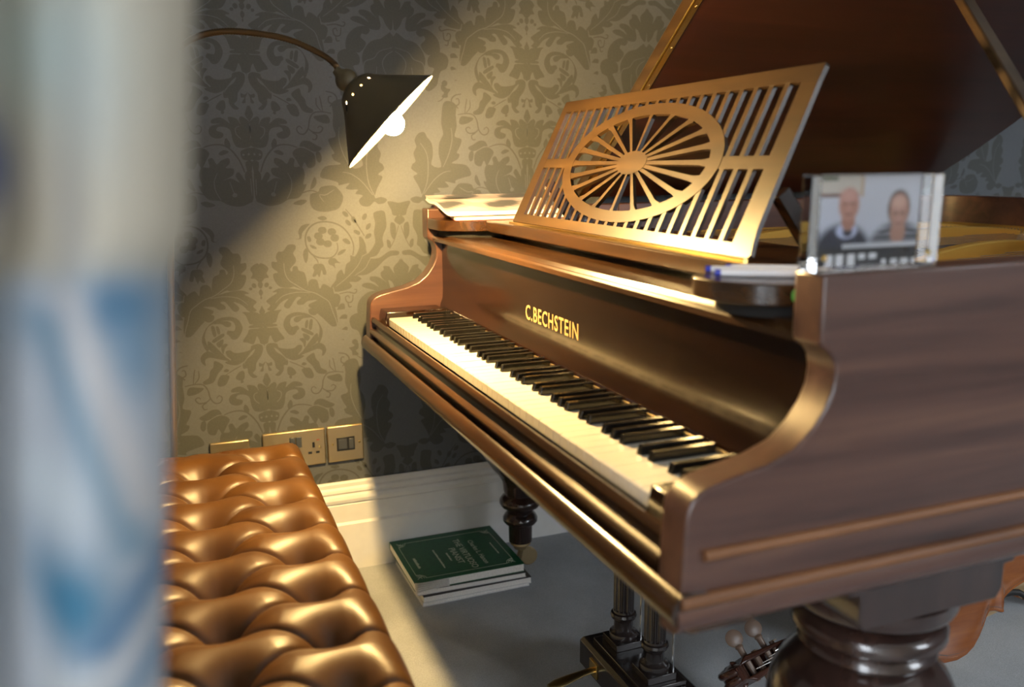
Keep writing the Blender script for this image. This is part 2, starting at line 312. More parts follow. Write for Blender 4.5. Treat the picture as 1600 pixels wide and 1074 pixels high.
# ------------------------------------------------------------------ damask pattern
PU=0.6919;PV=0.6322;AU=-0.2566;AV=0.6836
DP=[[(0,47),(3,42),(7,35),(6,29),(15,34),(31,35),(46,36),(39,28),(33,12),(28,5),(0,6)],[(0,5),(30,2),(30,-4),(0,-3)],[(0,-5),(12,-6),(32,-7),(37,-17),(49,-35),(38,-39),(26,-44),(20,-35),(16,-25),(11,-34),(9,-43),(1,-47),(0,-54)],[(4,-52),(12,-44),(30,-47),(34,-57),(55,-62),(71,-61),(80,-54),(90,-57),(87,-69),(79,-78),(93,-82),(86,-88),(69,-92),(53,-86),(44,-78),(34,-65),(23,-56)],[(4,-52),(8,-72),(21,-90),(24,-107),(31,-115),(21,-125),(32,-127),(42,-114),(43,-102),(52,-102),(53,-90),(42,-77),(29,-67),(23,-56)],[(51,-13),(48,1),(55,17),(69,26),(87,27),(106,22),(121,12),(132,0),(141,-20),(140,-37),(132,-54),(128,-48),(133,-29),(134,-13),(126,5),(112,13),(94,18),(80,18),(68,14),(64,2),(68,-8),(81,-6),(85,-14),(80,-18),(73,-28),(61,-27)],[(75,4),(73,11),(82,17),(101,17),(114,12),(96,11),(88,5),(81,2)],[(92,-12),(106,-18),(119,-28),(114,-33),(92,-20)],[(112,6),(119,5),(115,-18),(108,-15)],[(102,4),(108,5),(105,-13),(99,-11)],[(129,-29),(128,-48),(108,-64),(89,-74),(109,-47),(121,-33)],[(84,-40),(93,-38),(100,-46),(96,-63),(92,-50)],[(94,-26),(110,-35),(104,-46),(95,-38)],[(108,-64),(127,-53),(141,-57),(148,-69),(145,-81),(137,-87),(138,-74),(127,-68),(103,-75),(81,-81),(89,-72)],[(100,-87),(117,-77),(121,-92),(129,-102),(133,-117),(147,-126),(142,-133),(123,-129),(112,-110),(99,-95)],[(110,32),(123,35),(136,28),(126,17),(113,20)],[(125,73),(102,79),(79,90),(68,88),(45,92),(33,109),(32,124),(43,127),(30,139),(30,153),(42,152),(40,164),(46,176),(58,177),(69,191),(85,192),(88,182),(81,171),(87,157),(84,147),(72,134),(76,127),(79,139),(89,139),(92,129),(104,124),(109,109),(112,88),(113,99),(122,106),(135,102),(140,81),(149,93),(167,82),(175,65),(163,51),(143,64)],[(166,58),(148,69),(125,75),(102,79),(68,87),(43,88),(27,80),(38,78),(21,67),(11,58),(20,48),(12,38),(28,35),(45,53),(64,62),(53,49),(54,41),(65,39),(83,63),(94,62),(84,54),(84,46),(98,45),(110,53),(133,54),(112,45),(113,37),(127,31),(131,21),(145,7),(165,-14),(179,-10),(178,21)],[(163,51),(169,22),(165,-2),(153,-14),(154,-22),(163,-44),(154,-48),(152,-70),(161,-96),(169,-128),(175,-96),(188,-80),(196,-59),(193,-49),(185,-50),(200,-32),(204,-20),(197,-18),(187,-24),(203,2),(203,12),(192,13),(182,2),(199,27),(197,41),(186,39),(179,26),(189,49),(188,62),(176,67)],[(167,84),(180,100),(183,114),(195,126),(202,113),(207,137),(218,146),(219,160),(230,157),(242,178),(242,204),(251,201),(258,184),(259,168),(264,163),(282,188),(280,214),(284,236),(280,259),(290,266),(307,266),(311,251),(312,227),(304,209),(301,195),(303,180),(296,173),(285,157),(266,151),(290,150),(315,165),(330,167),(342,164),(339,155),(319,153),(299,140),(282,124),(257,110),(235,109),(244,101),(232,93),(213,94),(220,84),(210,76),(183,71),(172,75)],[(164,223),(161,217),(153,215),(146,218),(143,224),(146,230),(154,232),(161,230)],[(187,219),(184,213),(176,210),(169,213),(166,220),(169,226),(177,228),(184,225)],[(193,204),(190,197),(182,195),(175,198),(172,204),(175,210),(183,213),(191,210)],[(175,190),(172,184),(164,182),(157,185),(154,191),(157,197),(165,199),(172,197)],[(158,196),(155,189),(147,187),(140,190),(137,196),(140,203),(148,205),(155,202)],[(154,210),(151,204),(143,201),(136,204),(133,210),(136,217),(144,219),(151,216)],[(88,205),(98,207),(96,223),(106,237),(124,240),(115,230),(105,218),(102,205)],[(105,172),(112,182),(117,172),(115,155),(110,146),(105,158)],[(188,166),(198,174),(209,175),(202,166),(190,161)],[(201,199),(211,202),(220,193),(218,187),(208,190)],[(122,190),(135,185),(137,179),(126,182)],[(116,209),(123,210),(126,199),(119,197)],[(126,134),(131,142),(140,143),(151,141),(156,130),(158,117),(150,116),(147,128),(141,110),(136,117),(131,112),(124,113),(129,127)],[(166,153),(180,155),(187,147),(194,142),(180,142),(181,129),(175,136),(165,141)],[(223,233),(218,233),(213,237),(210,243),(212,247),(216,247),(221,243),(224,237)],[(236,239),(231,239),(227,244),(225,250),(228,254),(232,254),(236,249),(238,243)],[(255,245),(252,248),(253,255),(257,260),(262,261),(264,257),(263,251),(259,246)],[(262,221),(260,226),(262,232),(267,236),(272,237),(273,232),(271,226),(266,222)],[(245,211),(241,209),(235,212),(230,216),(230,221),(234,222),(240,220),(245,216)],[(258,200),(258,204),(262,210),(268,212),(273,211),(273,206),(269,201),(263,199)],[(218,255),(213,254),(208,257),(204,263),(205,267),(209,268),(215,265),(218,260)],[(143,254),(158,258),(166,251),(155,247)],[(6,99),(3,92),(0,90),(0,93),(0,99),(0,106),(0,108),(4,105)],[(5,80),(2,74),(0,72),(0,75),(0,81),(0,87),(0,89),(3,86)],[(2,67),(0,64),(0,62),(0,64),(0,68),(0,72),(0,73),(1,71)],[(20,98),(18,94),(14,92),(10,94),(9,98),(11,102),(15,104),(19,102)],[(27,90),(25,88),(23,87),(20,88),(19,91),(20,94),(23,94),(26,93)],[(0,148),(13,147),(21,137),(16,126),(21,116),(11,114),(4,106),(0,105)],[(346,142),(339,138),(326,124),(328,109),(318,124),(314,128),(301,129),(301,120),(293,113),(295,101),(307,88),(293,99),(281,104),(266,104),(266,95),(278,88),(287,77),(268,88),(251,89),(244,83),(253,77),(272,71),(291,62),(311,61),(316,73),(312,93),(322,87),(329,72),(344,64)],[(258,65),(278,68),(290,59),(281,49),(270,51),(267,42),(279,30),(271,15),(259,7),(242,14),(231,14),(231,33),(239,50)],[(209,-6),(214,8),(231,15),(251,10),(262,-2),(260,-19),(246,-24),(257,-44),(272,-68),(261,-78),(241,-64),(235,-44),(229,-30),(215,-23)],[(346,47),(316,41),(293,35),(276,18),(268,-4),(271,-24),(272,-43),(278,-68),(290,-87),(305,-102),(346,-106)],[(0,-119),(7,-130),(9,-140),(0,-154),(8,-147),(18,-142),(23,-149),(20,-161),(29,-147),(47,-144),(44,-158),(54,-150),(66,-145),(82,-150),(84,-158),(65,-159),(74,-161),(86,-165),(91,-176),(87,-187),(75,-192),(63,-190),(59,-182),(64,-178),(74,-174),(69,-166),(53,-167),(43,-175),(40,-195),(32,-211),(13,-213),(0,-208),(0,-195),(1,-186),(0,-180)],[(0,-213),(20,-218),(25,-225),(22,-237),(14,-241),(0,-239)],[(0,-244),(15,-246),(10,-273),(4,-272)],[(0,-242),(0,-243),(0,-271),(0,-270)],[(48,-215),(46,-203),(54,-191),(59,-202),(55,-211)],[(50,-222),(62,-218),(73,-226),(66,-230)],[(110,-210),(117,-198),(132,-197),(148,-206),(162,-214),(152,-222),(138,-220),(121,-211)],[(105,-214),(121,-214),(142,-226),(146,-241),(143,-256),(128,-260),(120,-246),(112,-259),(101,-241),(93,-225)],[(148,-224),(157,-224),(161,-238),(156,-248),(149,-242)],[(146,-142),(161,-138),(178,-137),(185,-150),(179,-157),(160,-153)],[(0,-89),(7,-94),(15,-91),(15,-100),(8,-101),(14,-112),(6,-112),(5,-101)],[(52,-108),(63,-110),(72,-124),(60,-131),(51,-125)],[(61,-134),(60,-137),(57,-137),(55,-136),(54,-133),(55,-131),(58,-130),(60,-131)],[(86,-116),(105,-114),(114,-131),(111,-141),(97,-139),(90,-129)],[(98,-104),(96,-106),(92,-107),(87,-106),(86,-103),(88,-100),(92,-99),(96,-101)],[(205,-72),(215,-70),(228,-61),(229,-74),(222,-81),(229,-91),(214,-92),(212,-82)],[(228,-59),(225,-64),(220,-66),(215,-63),(213,-58),(215,-53),(221,-51),(226,-54)],[(3,-256),(7,-258),(18,-273),(18,-288),(31,-268),(39,-277),(31,-292),(50,-282),(69,-287),(45,-275),(43,-260),(60,-258),(50,-248),(52,-236),(68,-241),(79,-250),(87,-236),(97,-240),(95,-257),(113,-257),(119,-276),(114,-298),(122,-298),(114,-315),(101,-330),(77,-333),(59,-343),(34,-347),(13,-340),(2,-327)],[(208,-330),(197,-311),(184,-302),(156,-305),(148,-317),(130,-322),(128,-344),(136,-358),(154,-364),(177,-363),(198,-355)],[(142,-281),(135,-293),(130,-310),(140,-305),(146,-293)],[(121,-337),(106,-334),(88,-343),(107,-347)],[(286,-334),(293,-310),(307,-284),(296,-277),(311,-265),(308,-253),(300,-246),(305,-227),(297,-211),(301,-195),(291,-179),(276,-176),(269,-188),(257,-204),(255,-232),(259,-256),(234,-261),(240,-228),(237,-200),(227,-181),(231,-158),(230,-134),(225,-107),(212,-100),(192,-109),(193,-134),(191,-162),(197,-186),(179,-193),(184,-211),(192,-226),(185,-230),(190,-242),(206,-252),(168,-257),(155,-281),(176,-288),(197,-295),(199,-302),(225,-297),(215,-309),(227,-313),(245,-313),(238,-323),(256,-327),(246,-339),(253,-352),(271,-354),(284,-343),(294,-349),(309,-347),(316,-338),(301,-332)],[(345,257),(332,242),(343,232),(346,232)],[(317,289),(344,285),(346,285),(346,256),(330,255),(326,268)],[(323,236),(334,233),(336,215),(331,194),(322,209)],[(312,195),(321,189),(321,174),(313,177)]]
DS=[(16,[(225,160),(228,183),(220,207),(203,229),(180,241),(152,244),(129,236),(115,218),(112,197),(118,176),(132,162),(152,156),(173,157),(186,169),(189,183),(187,192)]),(12,[(129,162),(137,152),(140,144)]),(12,[(256,206),(245,225),(227,254),(212,273)]),(13,[(188,66),(209,69),(226,65),(231,73),(224,75)]),(13,[(221,62),(218,45),(206,44),(202,56),(209,60),(212,53)]),(13,[(208,43),(210,32),(217,33)]),(15,[(18,-269),(21,-259),(30,-238),(45,-218),(62,-207),(84,-206),(105,-212)]),(13,[(188,-133),(166,-130),(147,-133),(137,-148),(133,-168),(123,-181),(111,-180),(106,-170),(112,-163),(119,-169)]),(13,[(133,-168),(142,-176),(159,-178),(167,-168),(160,-163),(155,-167)]),(13,[(142,-178),(152,-184),(149,-194),(141,-193)]),(11,[(155,-98),(155,-115),(166,-129)]),(11,[(163,-94),(166,-109),(169,-130)]),(14,[(178,-83),(195,-87),(204,-99),(196,-111),(184,-107),(185,-95),(192,-95)]),(14,[(194,-110),(186,-118)]),(10,[(57,-94),(75,-103),(96,-115)]),(9,[(219,-88),(231,-99),(240,-102)]),(12,[(148,-318),(130,-313),(106,-320)]),(9,[(343,229),(331,194),(318,171)])]
DG=[[(168,206),(166,201),(162,200),(158,202),(156,206),(158,210),(163,212),(167,210)],[(0,-227),(0,-228),(0,-229),(0,-228),(0,-226),(0,-224),(0,-224),(0,-225)],[(9,-228),(8,-230),(6,-230),(5,-229),(4,-227),(5,-225),(7,-225),(8,-226)],[(21,-229),(20,-231),(18,-231),(16,-230),(16,-228),(16,-227),(18,-226),(20,-227)],[(38,-320),(40,-324),(44,-325),(48,-324),(49,-320),(47,-317),(44,-315),(40,-317)]]
DV=[(9,[(58,149),(59,126),(67,107),(84,94),(106,79),(129,71),(147,59),(161,47),(169,22),(177,-3),(178,-27),(174,-64),(168,-112)]),(7,[(115,73),(90,76),(67,74),(49,68),(32,53)]),(7,[(179,84),(209,106),(234,131),(249,156)]),(7,[(228,110),(253,125),(265,144),(271,151)]),(7,[(247,156),(266,167),(270,189)]),(8,[(172,84),(176,70)]),(8,[(23,-56),(29,-67),(42,-77),(51,-90)]),(8,[(278,-68),(272,-43),(271,-24),(277,-11),(297,-4),(311,12),(343,22)]),(8,[(343,13),(326,2),(317,-18),(330,-52)]),(7,[(303,-23),(301,-48),(307,-72)]),(8,[(21,-193),(31,-182),(32,-169),(23,-164)]),(6,[(0,-158),(0,-185)]),(7,[(53,-290),(48,-307),(44,-319)]),(8,[(75,-331),(85,-311),(87,-289),(79,-270)]),(8,[(6,-283),(5,-322)]),(7,[(187,-312),(166,-324),(151,-324),(161,-341)]),(8,[(288,-334),(272,-298),(268,-251),(273,-223),(287,-202)]),(8,[(281,-327),(255,-294),(229,-275),(209,-271)]),(8,[(229,-261),(213,-228),(204,-193),(206,-165)])]

def damask_mesh(name, polys, strokes, unit, off, m):
    me_v = []; me_f = []
    from mathutils.geometry import tessellate_polygon
    HALF = PU*500.0; cnt = [0]
    def put(pl):
        cnt[0] += 1; o_ = off + (cnt[0] % 9)*1.5e-5
        for sgn in (1, -1):
            vs = [(o_, sgn*p[0]/1000.0, p[1]/1000.0) for p in pl]
            tri = tessellate_polygon([[Vector((p[0], p[1], 0)) for p in pl]])
            n = len(me_v); me_v.extend(vs)
            me_f.extend([[n+a, n+b, n+c] if sgn > 0 else [n+a, n+c, n+b] for a, b, c in tri])
    for pl in polys: put([(min(HALF, max(0, a)), b) for a, b in catmull(pl, 3)])
    for wd, pl in strokes:
        r = wd*unit*500.0
        path = catmull(pl, 4, False); n = len(path)
        L = []; R_ = []
        for i, p in enumerate(path):
            a = path[max(i-1,0)]; b = path[min(i+1,n-1)]
            dx, dy = b[0]-a[0], b[1]-a[1]; d = math.hypot(dx, dy) or 1
            k = r*(.55+.45*math.sin(PI*min(1, max(.12, i/(n-1)*.85+.12))))
            L.append((p[0]-dy/d*k, p[1]+dx/d*k)); R_.append((p[0]+dy/d*k, p[1]-dx/d*k))
        for i in range(n-1): put([L[i], L[i+1], R_[i+1], R_[i]])
    me = D.meshes.new(name); me.from_pydata(me_v, [], me_f); me.materials.append(m); me.update()
    return me
dm_leaf = damask_mesh('damask_motif', DP, DS, .00025, .0004, WP_LEAF)
dm_vein = damask_mesh('motif_veining', DG, DV, .00025, .0007, WP_GROUND)
for i in range(-1, 5):
    for j in range(-1, 3):
        o = D.objects.new('damask_motif', dm_leaf); COL.objects.link(o); o.parent = wl; o.location = (RX0, AU+i*PU, AV+j*PV)
        v = D.objects.new('motif_veining', dm_vein); COL.objects.link(v); v.parent = o

# ------------------------------------------------------------------ sockets on the wall
def plate(name, y0, y1, z0, z1, label):
    t = thing(name, (RX0, (y0+y1)/2, z0), label, 'socket plate', 'brass plates on the papered wall')
    MB().box(RX0, RX0+.009, y0, y1, z0, z1).build('faceplate', BRASS_D, t, bevel=.003)
    return t
def screw(t, y, z):
    MB().lathe([(0,0),(.003,0),(.003,.001),(0,.0014)], (RX0+.009, y, z), 12, (1,0,0)).build('screw', BRASS, t)
def pinholes(t, yc, zc):
    MB().box(RX0+.0085, RX0+.0096, yc-.003, yc+.003, zc+.004, zc+.018).build('earth_slot', BLACK, t)
    MB().box(RX0+.0085, RX0+.0096, yc-.014, yc-.005, zc-.012, zc-.006).build('pin_slot', BLACK, t)
    MB().box(RX0+.0085, RX0+.0096, yc+.005, yc+.014, zc-.012, zc-.006).build('pin_slot', BLACK, t)
t = plate('double_socket', -.277, -.124, .319, .413, 'brushed brass double power socket between two smaller brass plates')
for yc in (-.2055, -.190): MB().box(RX0+.009, RX0+.014, yc-.007, yc+.007, .370, .398).build('rocker_switch', CHAR, t, bevel=.0015)
for yc in (-.154, -.247): pinholes(t, yc, .361)
screw(t, -.262, .366); screw(t, -.139, .366)
MB().box(RX0+.009, RX0+.0097, -.146, -.139, .383, .385).build('indicator', mat('red_dot', (.35,.03,.02), .5), t)
t = plate('switch_plate', -.119, -.027, .319, .413, 'square brass plate with a black switch, nearest the piano')
MB().box(RX0+.009, RX0+.0105, -.096, -.050, .347, .383).build('switch_insert', BLACK, t, bevel=.0006)
MB().box(RX0+.0105, RX0+.0145, -.066, -.053, .351, .379).build('rocker_switch', CHAR, t, bevel=.0015)
MB().box(RX0+.0105, RX0+.0115, -.092, -.070, .352, .378).build('fuse_carrier', CHAR, t, bevel=.0005)
screw(t, -.106, .366); screw(t, -.038, .366)
t = plate('blank_plate', -.400, -.308, .312, .405, 'brass plate half hidden behind the leather bench top')
screw(t, -.387, .36); screw(t, -.321, .36)
MB().box(RX0+.009, RX0+.0105, -.375, -.333, .34, .38).build('aerial_insert', BLACK, t, bevel=.0006)

# ------------------------------------------------------------------ the grand piano
PO = (-.5885, .80, FZ)
piano = thing('grand_piano', PO, 'brown mahogany grand piano with open lid and fretwork music desk', 'piano')
XI, XO = .065, .108              # treble arm, inner and outer face
BI, BO = -1.240, -1.285          # bass arm
arm = [(-.031,.664),(-.030,.70),(-.028,.735),(-.026,.746),(-.022,.754),(-.014,.761),(-.002,.766),(.025,.772),(.061,.779),(.091,.790),(.112,.808),(.126,.827),(.134,.845),(.136,.862),(.133,.875),(.126,.884),(.1165,.890),(.115,.896),(.115,.960),(.620,.960),(.620,.640),(-.031,.640)]
ARM_T = MB().px(arm, XI, XO).build('arm', W_Y, piano, smooth=28, bevel=.003)
ARM_B = MB().px(arm, BO, BI).build('arm', W_Y, piano, smooth=28, bevel=.003)
# curved rim
def off_path(path, d):
    out = []; n = len(path)
    for i, p in enumerate(path):
        a = path[max(i-1,0)]; b = path[min(i+1,n-1)]
        dx, dy = b[0]-a[0], b[1]-a[1]; L = math.hypot(dx, dy)
        out.append((p[0]-dy/L*d, p[1]+dx/L*d))
    return out
def rim_path(k=0):
    pts = [(XO,.62),(XO,.70),(.095,.78),(.03,.93),(-.12,1.06),(-.28,1.16),(-.42,1.28),(-.52,1.42),(-.62,1.57),(-.76,1.68),(-.93,1.735),(-1.10,1.735),(-1.21,1.70),(-1.265,1.63),(BO,1.53),(BO,1.3),(BO,.95),(BO,.75),(BO,.62)]
    return catmull(pts, 5, False)
RP = rim_path(); RPI = off_path(RP, .043)
rm = MB(); n = len(RP)
vs = []
for z in (.640, .960):
    vs += [(p[0], p[1], z) for p in RP] + [(p[0], p[1], z) for p in RPI]
fs = []
for i in range(n-1):
    fs += [(i, i+1, 2*n+i+1, 2*n+i), (n+i, 3*n+i, 3*n+i+1, n+i+1), (2*n+i, 2*n+i+1, 3*n+i+1, 3*n+i), (i, n+i, n+i+1, i+1)]
fs += [(0, 2*n, 3*n, n), (n-1, 2*n-1, 4*n-1, 3*n-1)]
rm.add(vs, fs).build('rim', W_Y, piano, smooth=30, bevel=.003)
# mouldings along the sides
side = [(XO, y) for y in (-.012, .05, .12, .2, .35, .5)] + RP[1:]
def bead(name, path, z, r, start=0):
    b = MB(); b.tube([(p[0], p[1], z) for p in path], r, 10).build(name, W_BEAD, piano, smooth=60)
bead('side_bead', [(XO+.001, -.008)] + [(p[0]+.001, p[1]) for p in side[1:]], .699, .0058)
bead('side_bead', [(XO+.001, -.033)] + [(p[0]+.001, p[1]) for p in side[1:]], .6545, .0072)
bs = [(XO+.003, -.036)] + [(p[0]+.003, p[1]) for p in side[1:30]]
base = MB()
bo = bs; bi = [(p[0]-.02, p[1]) for p in bs]; k = len(bs)
prof = [(0.0,.650),(.0035,.640),(.0035,.632),(-.002,.624),(-.012,.620),(-.03,.620),(-.03,.650)]
vs = []; fs = []
for p in bs: vs += [(p[0]+q[0], p[1], q[1]) for q in prof]
m_ = len(prof)
for i in range(k-1):
    for j in range(m_): fs.append((i*m_+j, i*m_+(j+1) % m_, (i+1)*m_+(j+1) % m_, (i+1)*m_+j))
fs += [list(range(m_)), [(k-1)*m_+j for j in range(m_)][::-1]]
base.add(vs, fs).build('side_plinth', W_Y, piano, smooth=40)
MB().px([(-.02,.612),(-.02,.640),(.62,.640),(.62,.612)], BO+.03, XO-.03).build('key_bed', W_DARK, piano, bevel=.002)
MB().px([(.05,.622),(.05,.655),(-.018,.663),(-.028,.6645),(-.036,.661),(-.042,.652),(-.0435,.643),(-.040,.634),(-.031,.627),(-.02,.622)], BO-.004, XO+.004).build('front_moulding', W_X, piano, smooth=40)
MB().px([(-.006,.645),(-.006,.701),(-.013,.7065),(-.0185,.7125),(-.0235,.7135),(-.0265,.710),(-.0272,.704),(-.022,.697),(-.0195,.691),(-.023,.687),(-.029,.685),(-.0325,.680),(-.030,.6745),(-.021,.672),(-.021,.645)], BI, XI).build('keyslip', W_X, piano, smooth=40)
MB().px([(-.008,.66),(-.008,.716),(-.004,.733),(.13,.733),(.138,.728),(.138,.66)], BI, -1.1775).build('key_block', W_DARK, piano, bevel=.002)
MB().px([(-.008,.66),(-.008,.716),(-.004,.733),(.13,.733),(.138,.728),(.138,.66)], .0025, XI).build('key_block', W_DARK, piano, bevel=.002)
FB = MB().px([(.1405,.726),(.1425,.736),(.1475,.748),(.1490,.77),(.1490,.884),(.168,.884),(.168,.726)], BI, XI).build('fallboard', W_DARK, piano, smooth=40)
# the maker's name inlaid in the fallboard
def logo():
    x0, x1, zb, h = -.716, -.493, .782, .0275
    vs, fs = text_mesh('C.BECHSTEIN', .038, x1-x0, .0004, .0004, 1.14)
    z0 = min(v.y for v in vs); z1 = max(v.y for v in vs); s = h/(z1-z0)
    m = MB(); m.add([(x0+v.x, .1488-v.z*1.0, zb+(v.y-z0)*s) for v in vs], fs)
    o = m.build('lettering', mat('brass_inlay', (.42,.28,.11), .5, .2), FB, smooth=0, weld=False)
    o['label'] = 'inlaid brass letters C.BECHSTEIN'
logo()
MB().box(BI, XI, .1375, .1405, .7215, .7265).build('name_felt', BRASS_D, piano, smooth=0)
# keys
PITCH = 1.175/50
wk = MB().px([(0,.702),(0,.7175),(.0022,.7200),(.150,.7200),(.150,.700),(.0012,.700)], .0007, PITCH-.0007)
wk_me = wk.mesh('white_key', IVORY, (0, 0, 0), smooth=30)
bk = MB()
def frus(m, x0, x1, y0, y1, z0, z1, ix, iy0):
    m.add([(x0,y0,z0),(x1,y0,z0),(x1,y1,z0),(x0,y1,z0),(x0+ix,y0+iy0,z1),(x1-ix,y0+iy0,z1),(x1-ix,y1,z1),(x0+ix,y1,z1)],
          [(0,3,2,1),(4,5,6,7),(0,1,5,4),(1,2,6,5),(2,3,7,6),(3,0,4,7)])
frus(bk, -.0055, .0055, .047, .139, .712, .7318, .0009, .0055)
bk_me = bk.mesh('black_key', EBONY, (0,0,0), smooth=0)
for i in range(50):
    o = D.objects.new('white_key', wk_me); COL.objects.link(o); o.parent = piano
    o.location = (-1.175 + i*PITCH - PO[0], -PO[1], -PO[2] + random.uniform(-.0002, .0002))
    L7 = i % 7                                     # A B C D E F G
    if L7 in (0, 2, 3, 5, 6) and i < 49:
        d = {0: .0012, 2: -.0015, 3: .0015, 5: -.0016, 6: 0}[L7]
        o = D.objects.new('black_key', bk_me); COL.objects.link(o); o.parent = piano
        o.location = (-1.175 + (i+1)*PITCH + d - PO[0], -PO[1], -PO[2])
        bv = o.modifiers.new('bevel', 'BEVEL'); bv.width = .0009; bv.segments = 2
# stretcher shelf above the fallboard, tray and candle shelves
MB().px([(.1265,.8855),(.1265,.893),(.1295,.8965),(.1345,.8965),(.1365,.899),(.1385,.9025),(.195,.9025),(.197,.9005),(.40,.9005),(.40,.8855)], BI, XI).build('stretcher_shelf', W_X, piano, smooth=40)
MB().px([(.250,.901),(.250,.9155),(.42,.9155),(.42,.901)], -1.10, -.08).build('tray_runner', W_DARK, piano, smooth=0)
MB().px([(.205,.9155),(.203,.918),(.203,.936),(.205,.9385),(.42,.9385),(.42,.9155)], -1.080, -.0955).build('music_tray', W_X, piano, smooth=30, bevel=.001)
def rrect(x0, x1, y0, y1, r0, r1, n=8):
    """outline with rounded front corners (r0 at x0, r1 at x1), front at y0"""
    pts = [(x0, y1)]
    for k in range(n+1):
        a = PI + PI/2*k/n; pts.append((x0+r0+r0*math.cos(a), y0+r0+r0*math.sin(a)))
    for k in range(n+1):
        a = 1.5*PI + PI/2*k/n; pts.append((x1-r1+r1*math.cos(a), y0+r1+r1*math.sin(a)))
    return pts + [(x1, y1)]
MB().pz(rrect(-1.236, -1.081, .112, .42, .012, .085, 12), .9155, .9390).build('candle_shelf', W_X, piano, smooth=30, bevel=.002)
MB().pz(rrect(-.0945, .030, .088, .42, .030, .075, 12), .9155, .9390).build('candle_shelf', W_X, piano, smooth=30, bevel=.002)
MB().pz(rrect(-.082, .018, .110, .40, .030, .060, 8), .9008, .9155).build('shelf_slide', FELT, piano, smooth=30)
MB().pz(rrect(-1.225, -1.10, .135, .40, .01, .060, 8), .9008, .9155).build('shelf_slide', FELT, piano, smooth=30)

# music desk with its fretwork
DB, DT = Vector((0,.235,.942)), Vector((0,.351,1.188))
DE = (DT-DB).normalized(); DN = Vector((1,0,0)).cross(DE)      # DN points to the player and up?
if DN.y > 0: DN = -DN
DTH = .007
def dk(x, t, a): return Vector((x, DB.y, DB.z)) + DE*t - DN*a   # a: depth behind the front face
XC = -.5875
desk = MB()
def dprism(m, poly, a0, a1): return m.prism(poly, lambda p,q,a: tuple(dk(p,q,a)), a0, a1)
SL0, SL1, TU0, TU1, TL0, TL1 = -.955, -.220, .1430, .2480, .0185, .1235
dprism(desk, [(-.998,0),(-.177,0),(-.172,.004),(-.172,.006),(-.176,TL0),(-.9975,TL0)], 0, DTH)
dprism(desk, [(-.9805,TU1),(-.1865,TU1),(-.1855,.268),(-.1875,.272),(-.977,.272),(-.9795,.270)], 0, DTH)
dprism(desk, [(-.9975,TL0),(SL0,TL0),(SL0,TU1),(-.9805,TU1)], 0, DTH)
dprism(desk, [(SL1,TL0),(-.176,TL0),(-.1805,.04),(-.1865,TU1),(SL1,TU1)], 0, DTH)
DESK = desk.build('music_desk', W_DESK, piano, smooth=20)
OA, OB, IA, IB, HA, HB = .2625, .1085, .2300, .0885, .050, .0215
OT = .1335
for xa, xb in ((SL0-.001, XC-OA+.006), (XC+OA-.006, SL1+.001)):
    m = MB(); dprism(m, [(xa,TL1),(xb,TL1),(xb,TU0),(xa,TU0)], .0003, DTH-.0003).build('mid_rail', W_DESK, DESK, smooth=0)
NS = 22; SP = (SL1-SL0+.0105)/NS
for i in range(NS-1):
    xa = SL0 + (i+1)*SP - .0105; xb = xa + .0105
    for (ta, tb, up) in ((TL0-.001, TL1+.001, 0), (TU0-.001, TU1+.001, 1)):
        xm = (xa+xb)/2; q = abs(xm-XC)/OA
        if q < 1:
            e = OB*math.sqrt(1-q*q)
            if up: ta = max(ta, OT+e-.006)
            else: tb = min(tb, OT-e+.006)
        if tb-ta < .004: continue
        m = MB(); dprism(m, [(xa,ta),(xb,ta),(xb,tb),(xa,tb)], .0005, DTH-.0005).build('slat', W_DESK, DESK, smooth=0)
def ell(a, b, n): return [(XC+a*math.cos(2*PI*k/n), OT+b*math.sin(2*PI*k/n)) for k in range(n)]
def ring(m, oo, ii, a0, a1):
    n = len(oo)
    vs = [dk(p[0],p[1],a) for a in (a0,a1) for L in (oo,ii) for p in L]
    fs = []
    for i in range(n):
        j = (i+1) % n
        fs += [(i,j,n+j,n+i), (2*n+i,3*n+i,3*n+j,2*n+j), (i,2*n+i,2*n+j,j), (n+i,n+j,3*n+j,3*n+i)]
    return m.add(vs, fs)
ring(MB(), ell(OA,OB,72), ell(IA,IB,72), -.0004, DTH).build('oval_ring', W_DESK, DESK, smooth=25)
dprism(MB(), ell(HA,HB,40), -.0006, DTH+.0002).build('hub', W_DESK, DESK, smooth=25)
NSP = 20
for k in range(NSP):
    a = 2*PI*k/NSP
    pi_ = (XC+(HA-.006)*math.cos(a), OT+(HB-.004)*math.sin(a)); po = (XC+(IA+.006)*math.cos(a), OT+(IB+.004)*math.sin(a))
    dx, dy = po[0]-pi_[0], po[1]-pi_[1]; L = math.hypot(dx, dy); nx, ny = -dy/L, dx/L
    w0, w1, w2 = .0030, .0044, .0085
    def at(s, wd): return (pi_[0]+dx*s+nx*wd, pi_[1]+dy*s+ny*wd)
    poly = [at(0,-w0), at(.86,-w1), at(.93,-w1*1.35), at(1,-w2), at(1,w2), at(.93,w1*1.35), at(.86,w1), at(0,w0)]
    dprism(MB(), poly, .0001, DTH-.0002).build('spoke', W_DESK, DESK, smooth=0)
for xs in (-.205, -.97):
    m = MB(); a = Vector((xs,.303,1.024)); b = Vector((xs,.372,.934)); u = (b-a)
    m.obox((a+b)/2, u/2, (.010,0,0), Vector((0,u.z,-u.y)).normalized()*.011).build('desk_strut', W_DARK, DESK, bevel=.0015)
    MB().box(xs-.02, xs+.02, .37, .39, .9385, .955).build('strut_rest', W_DARK, DESK, bevel=.001)
MB().box(-.998, -.172, .2265, .2335, .9387, .9415).build('hinge_strip', BRASS, DESK, smooth=0)

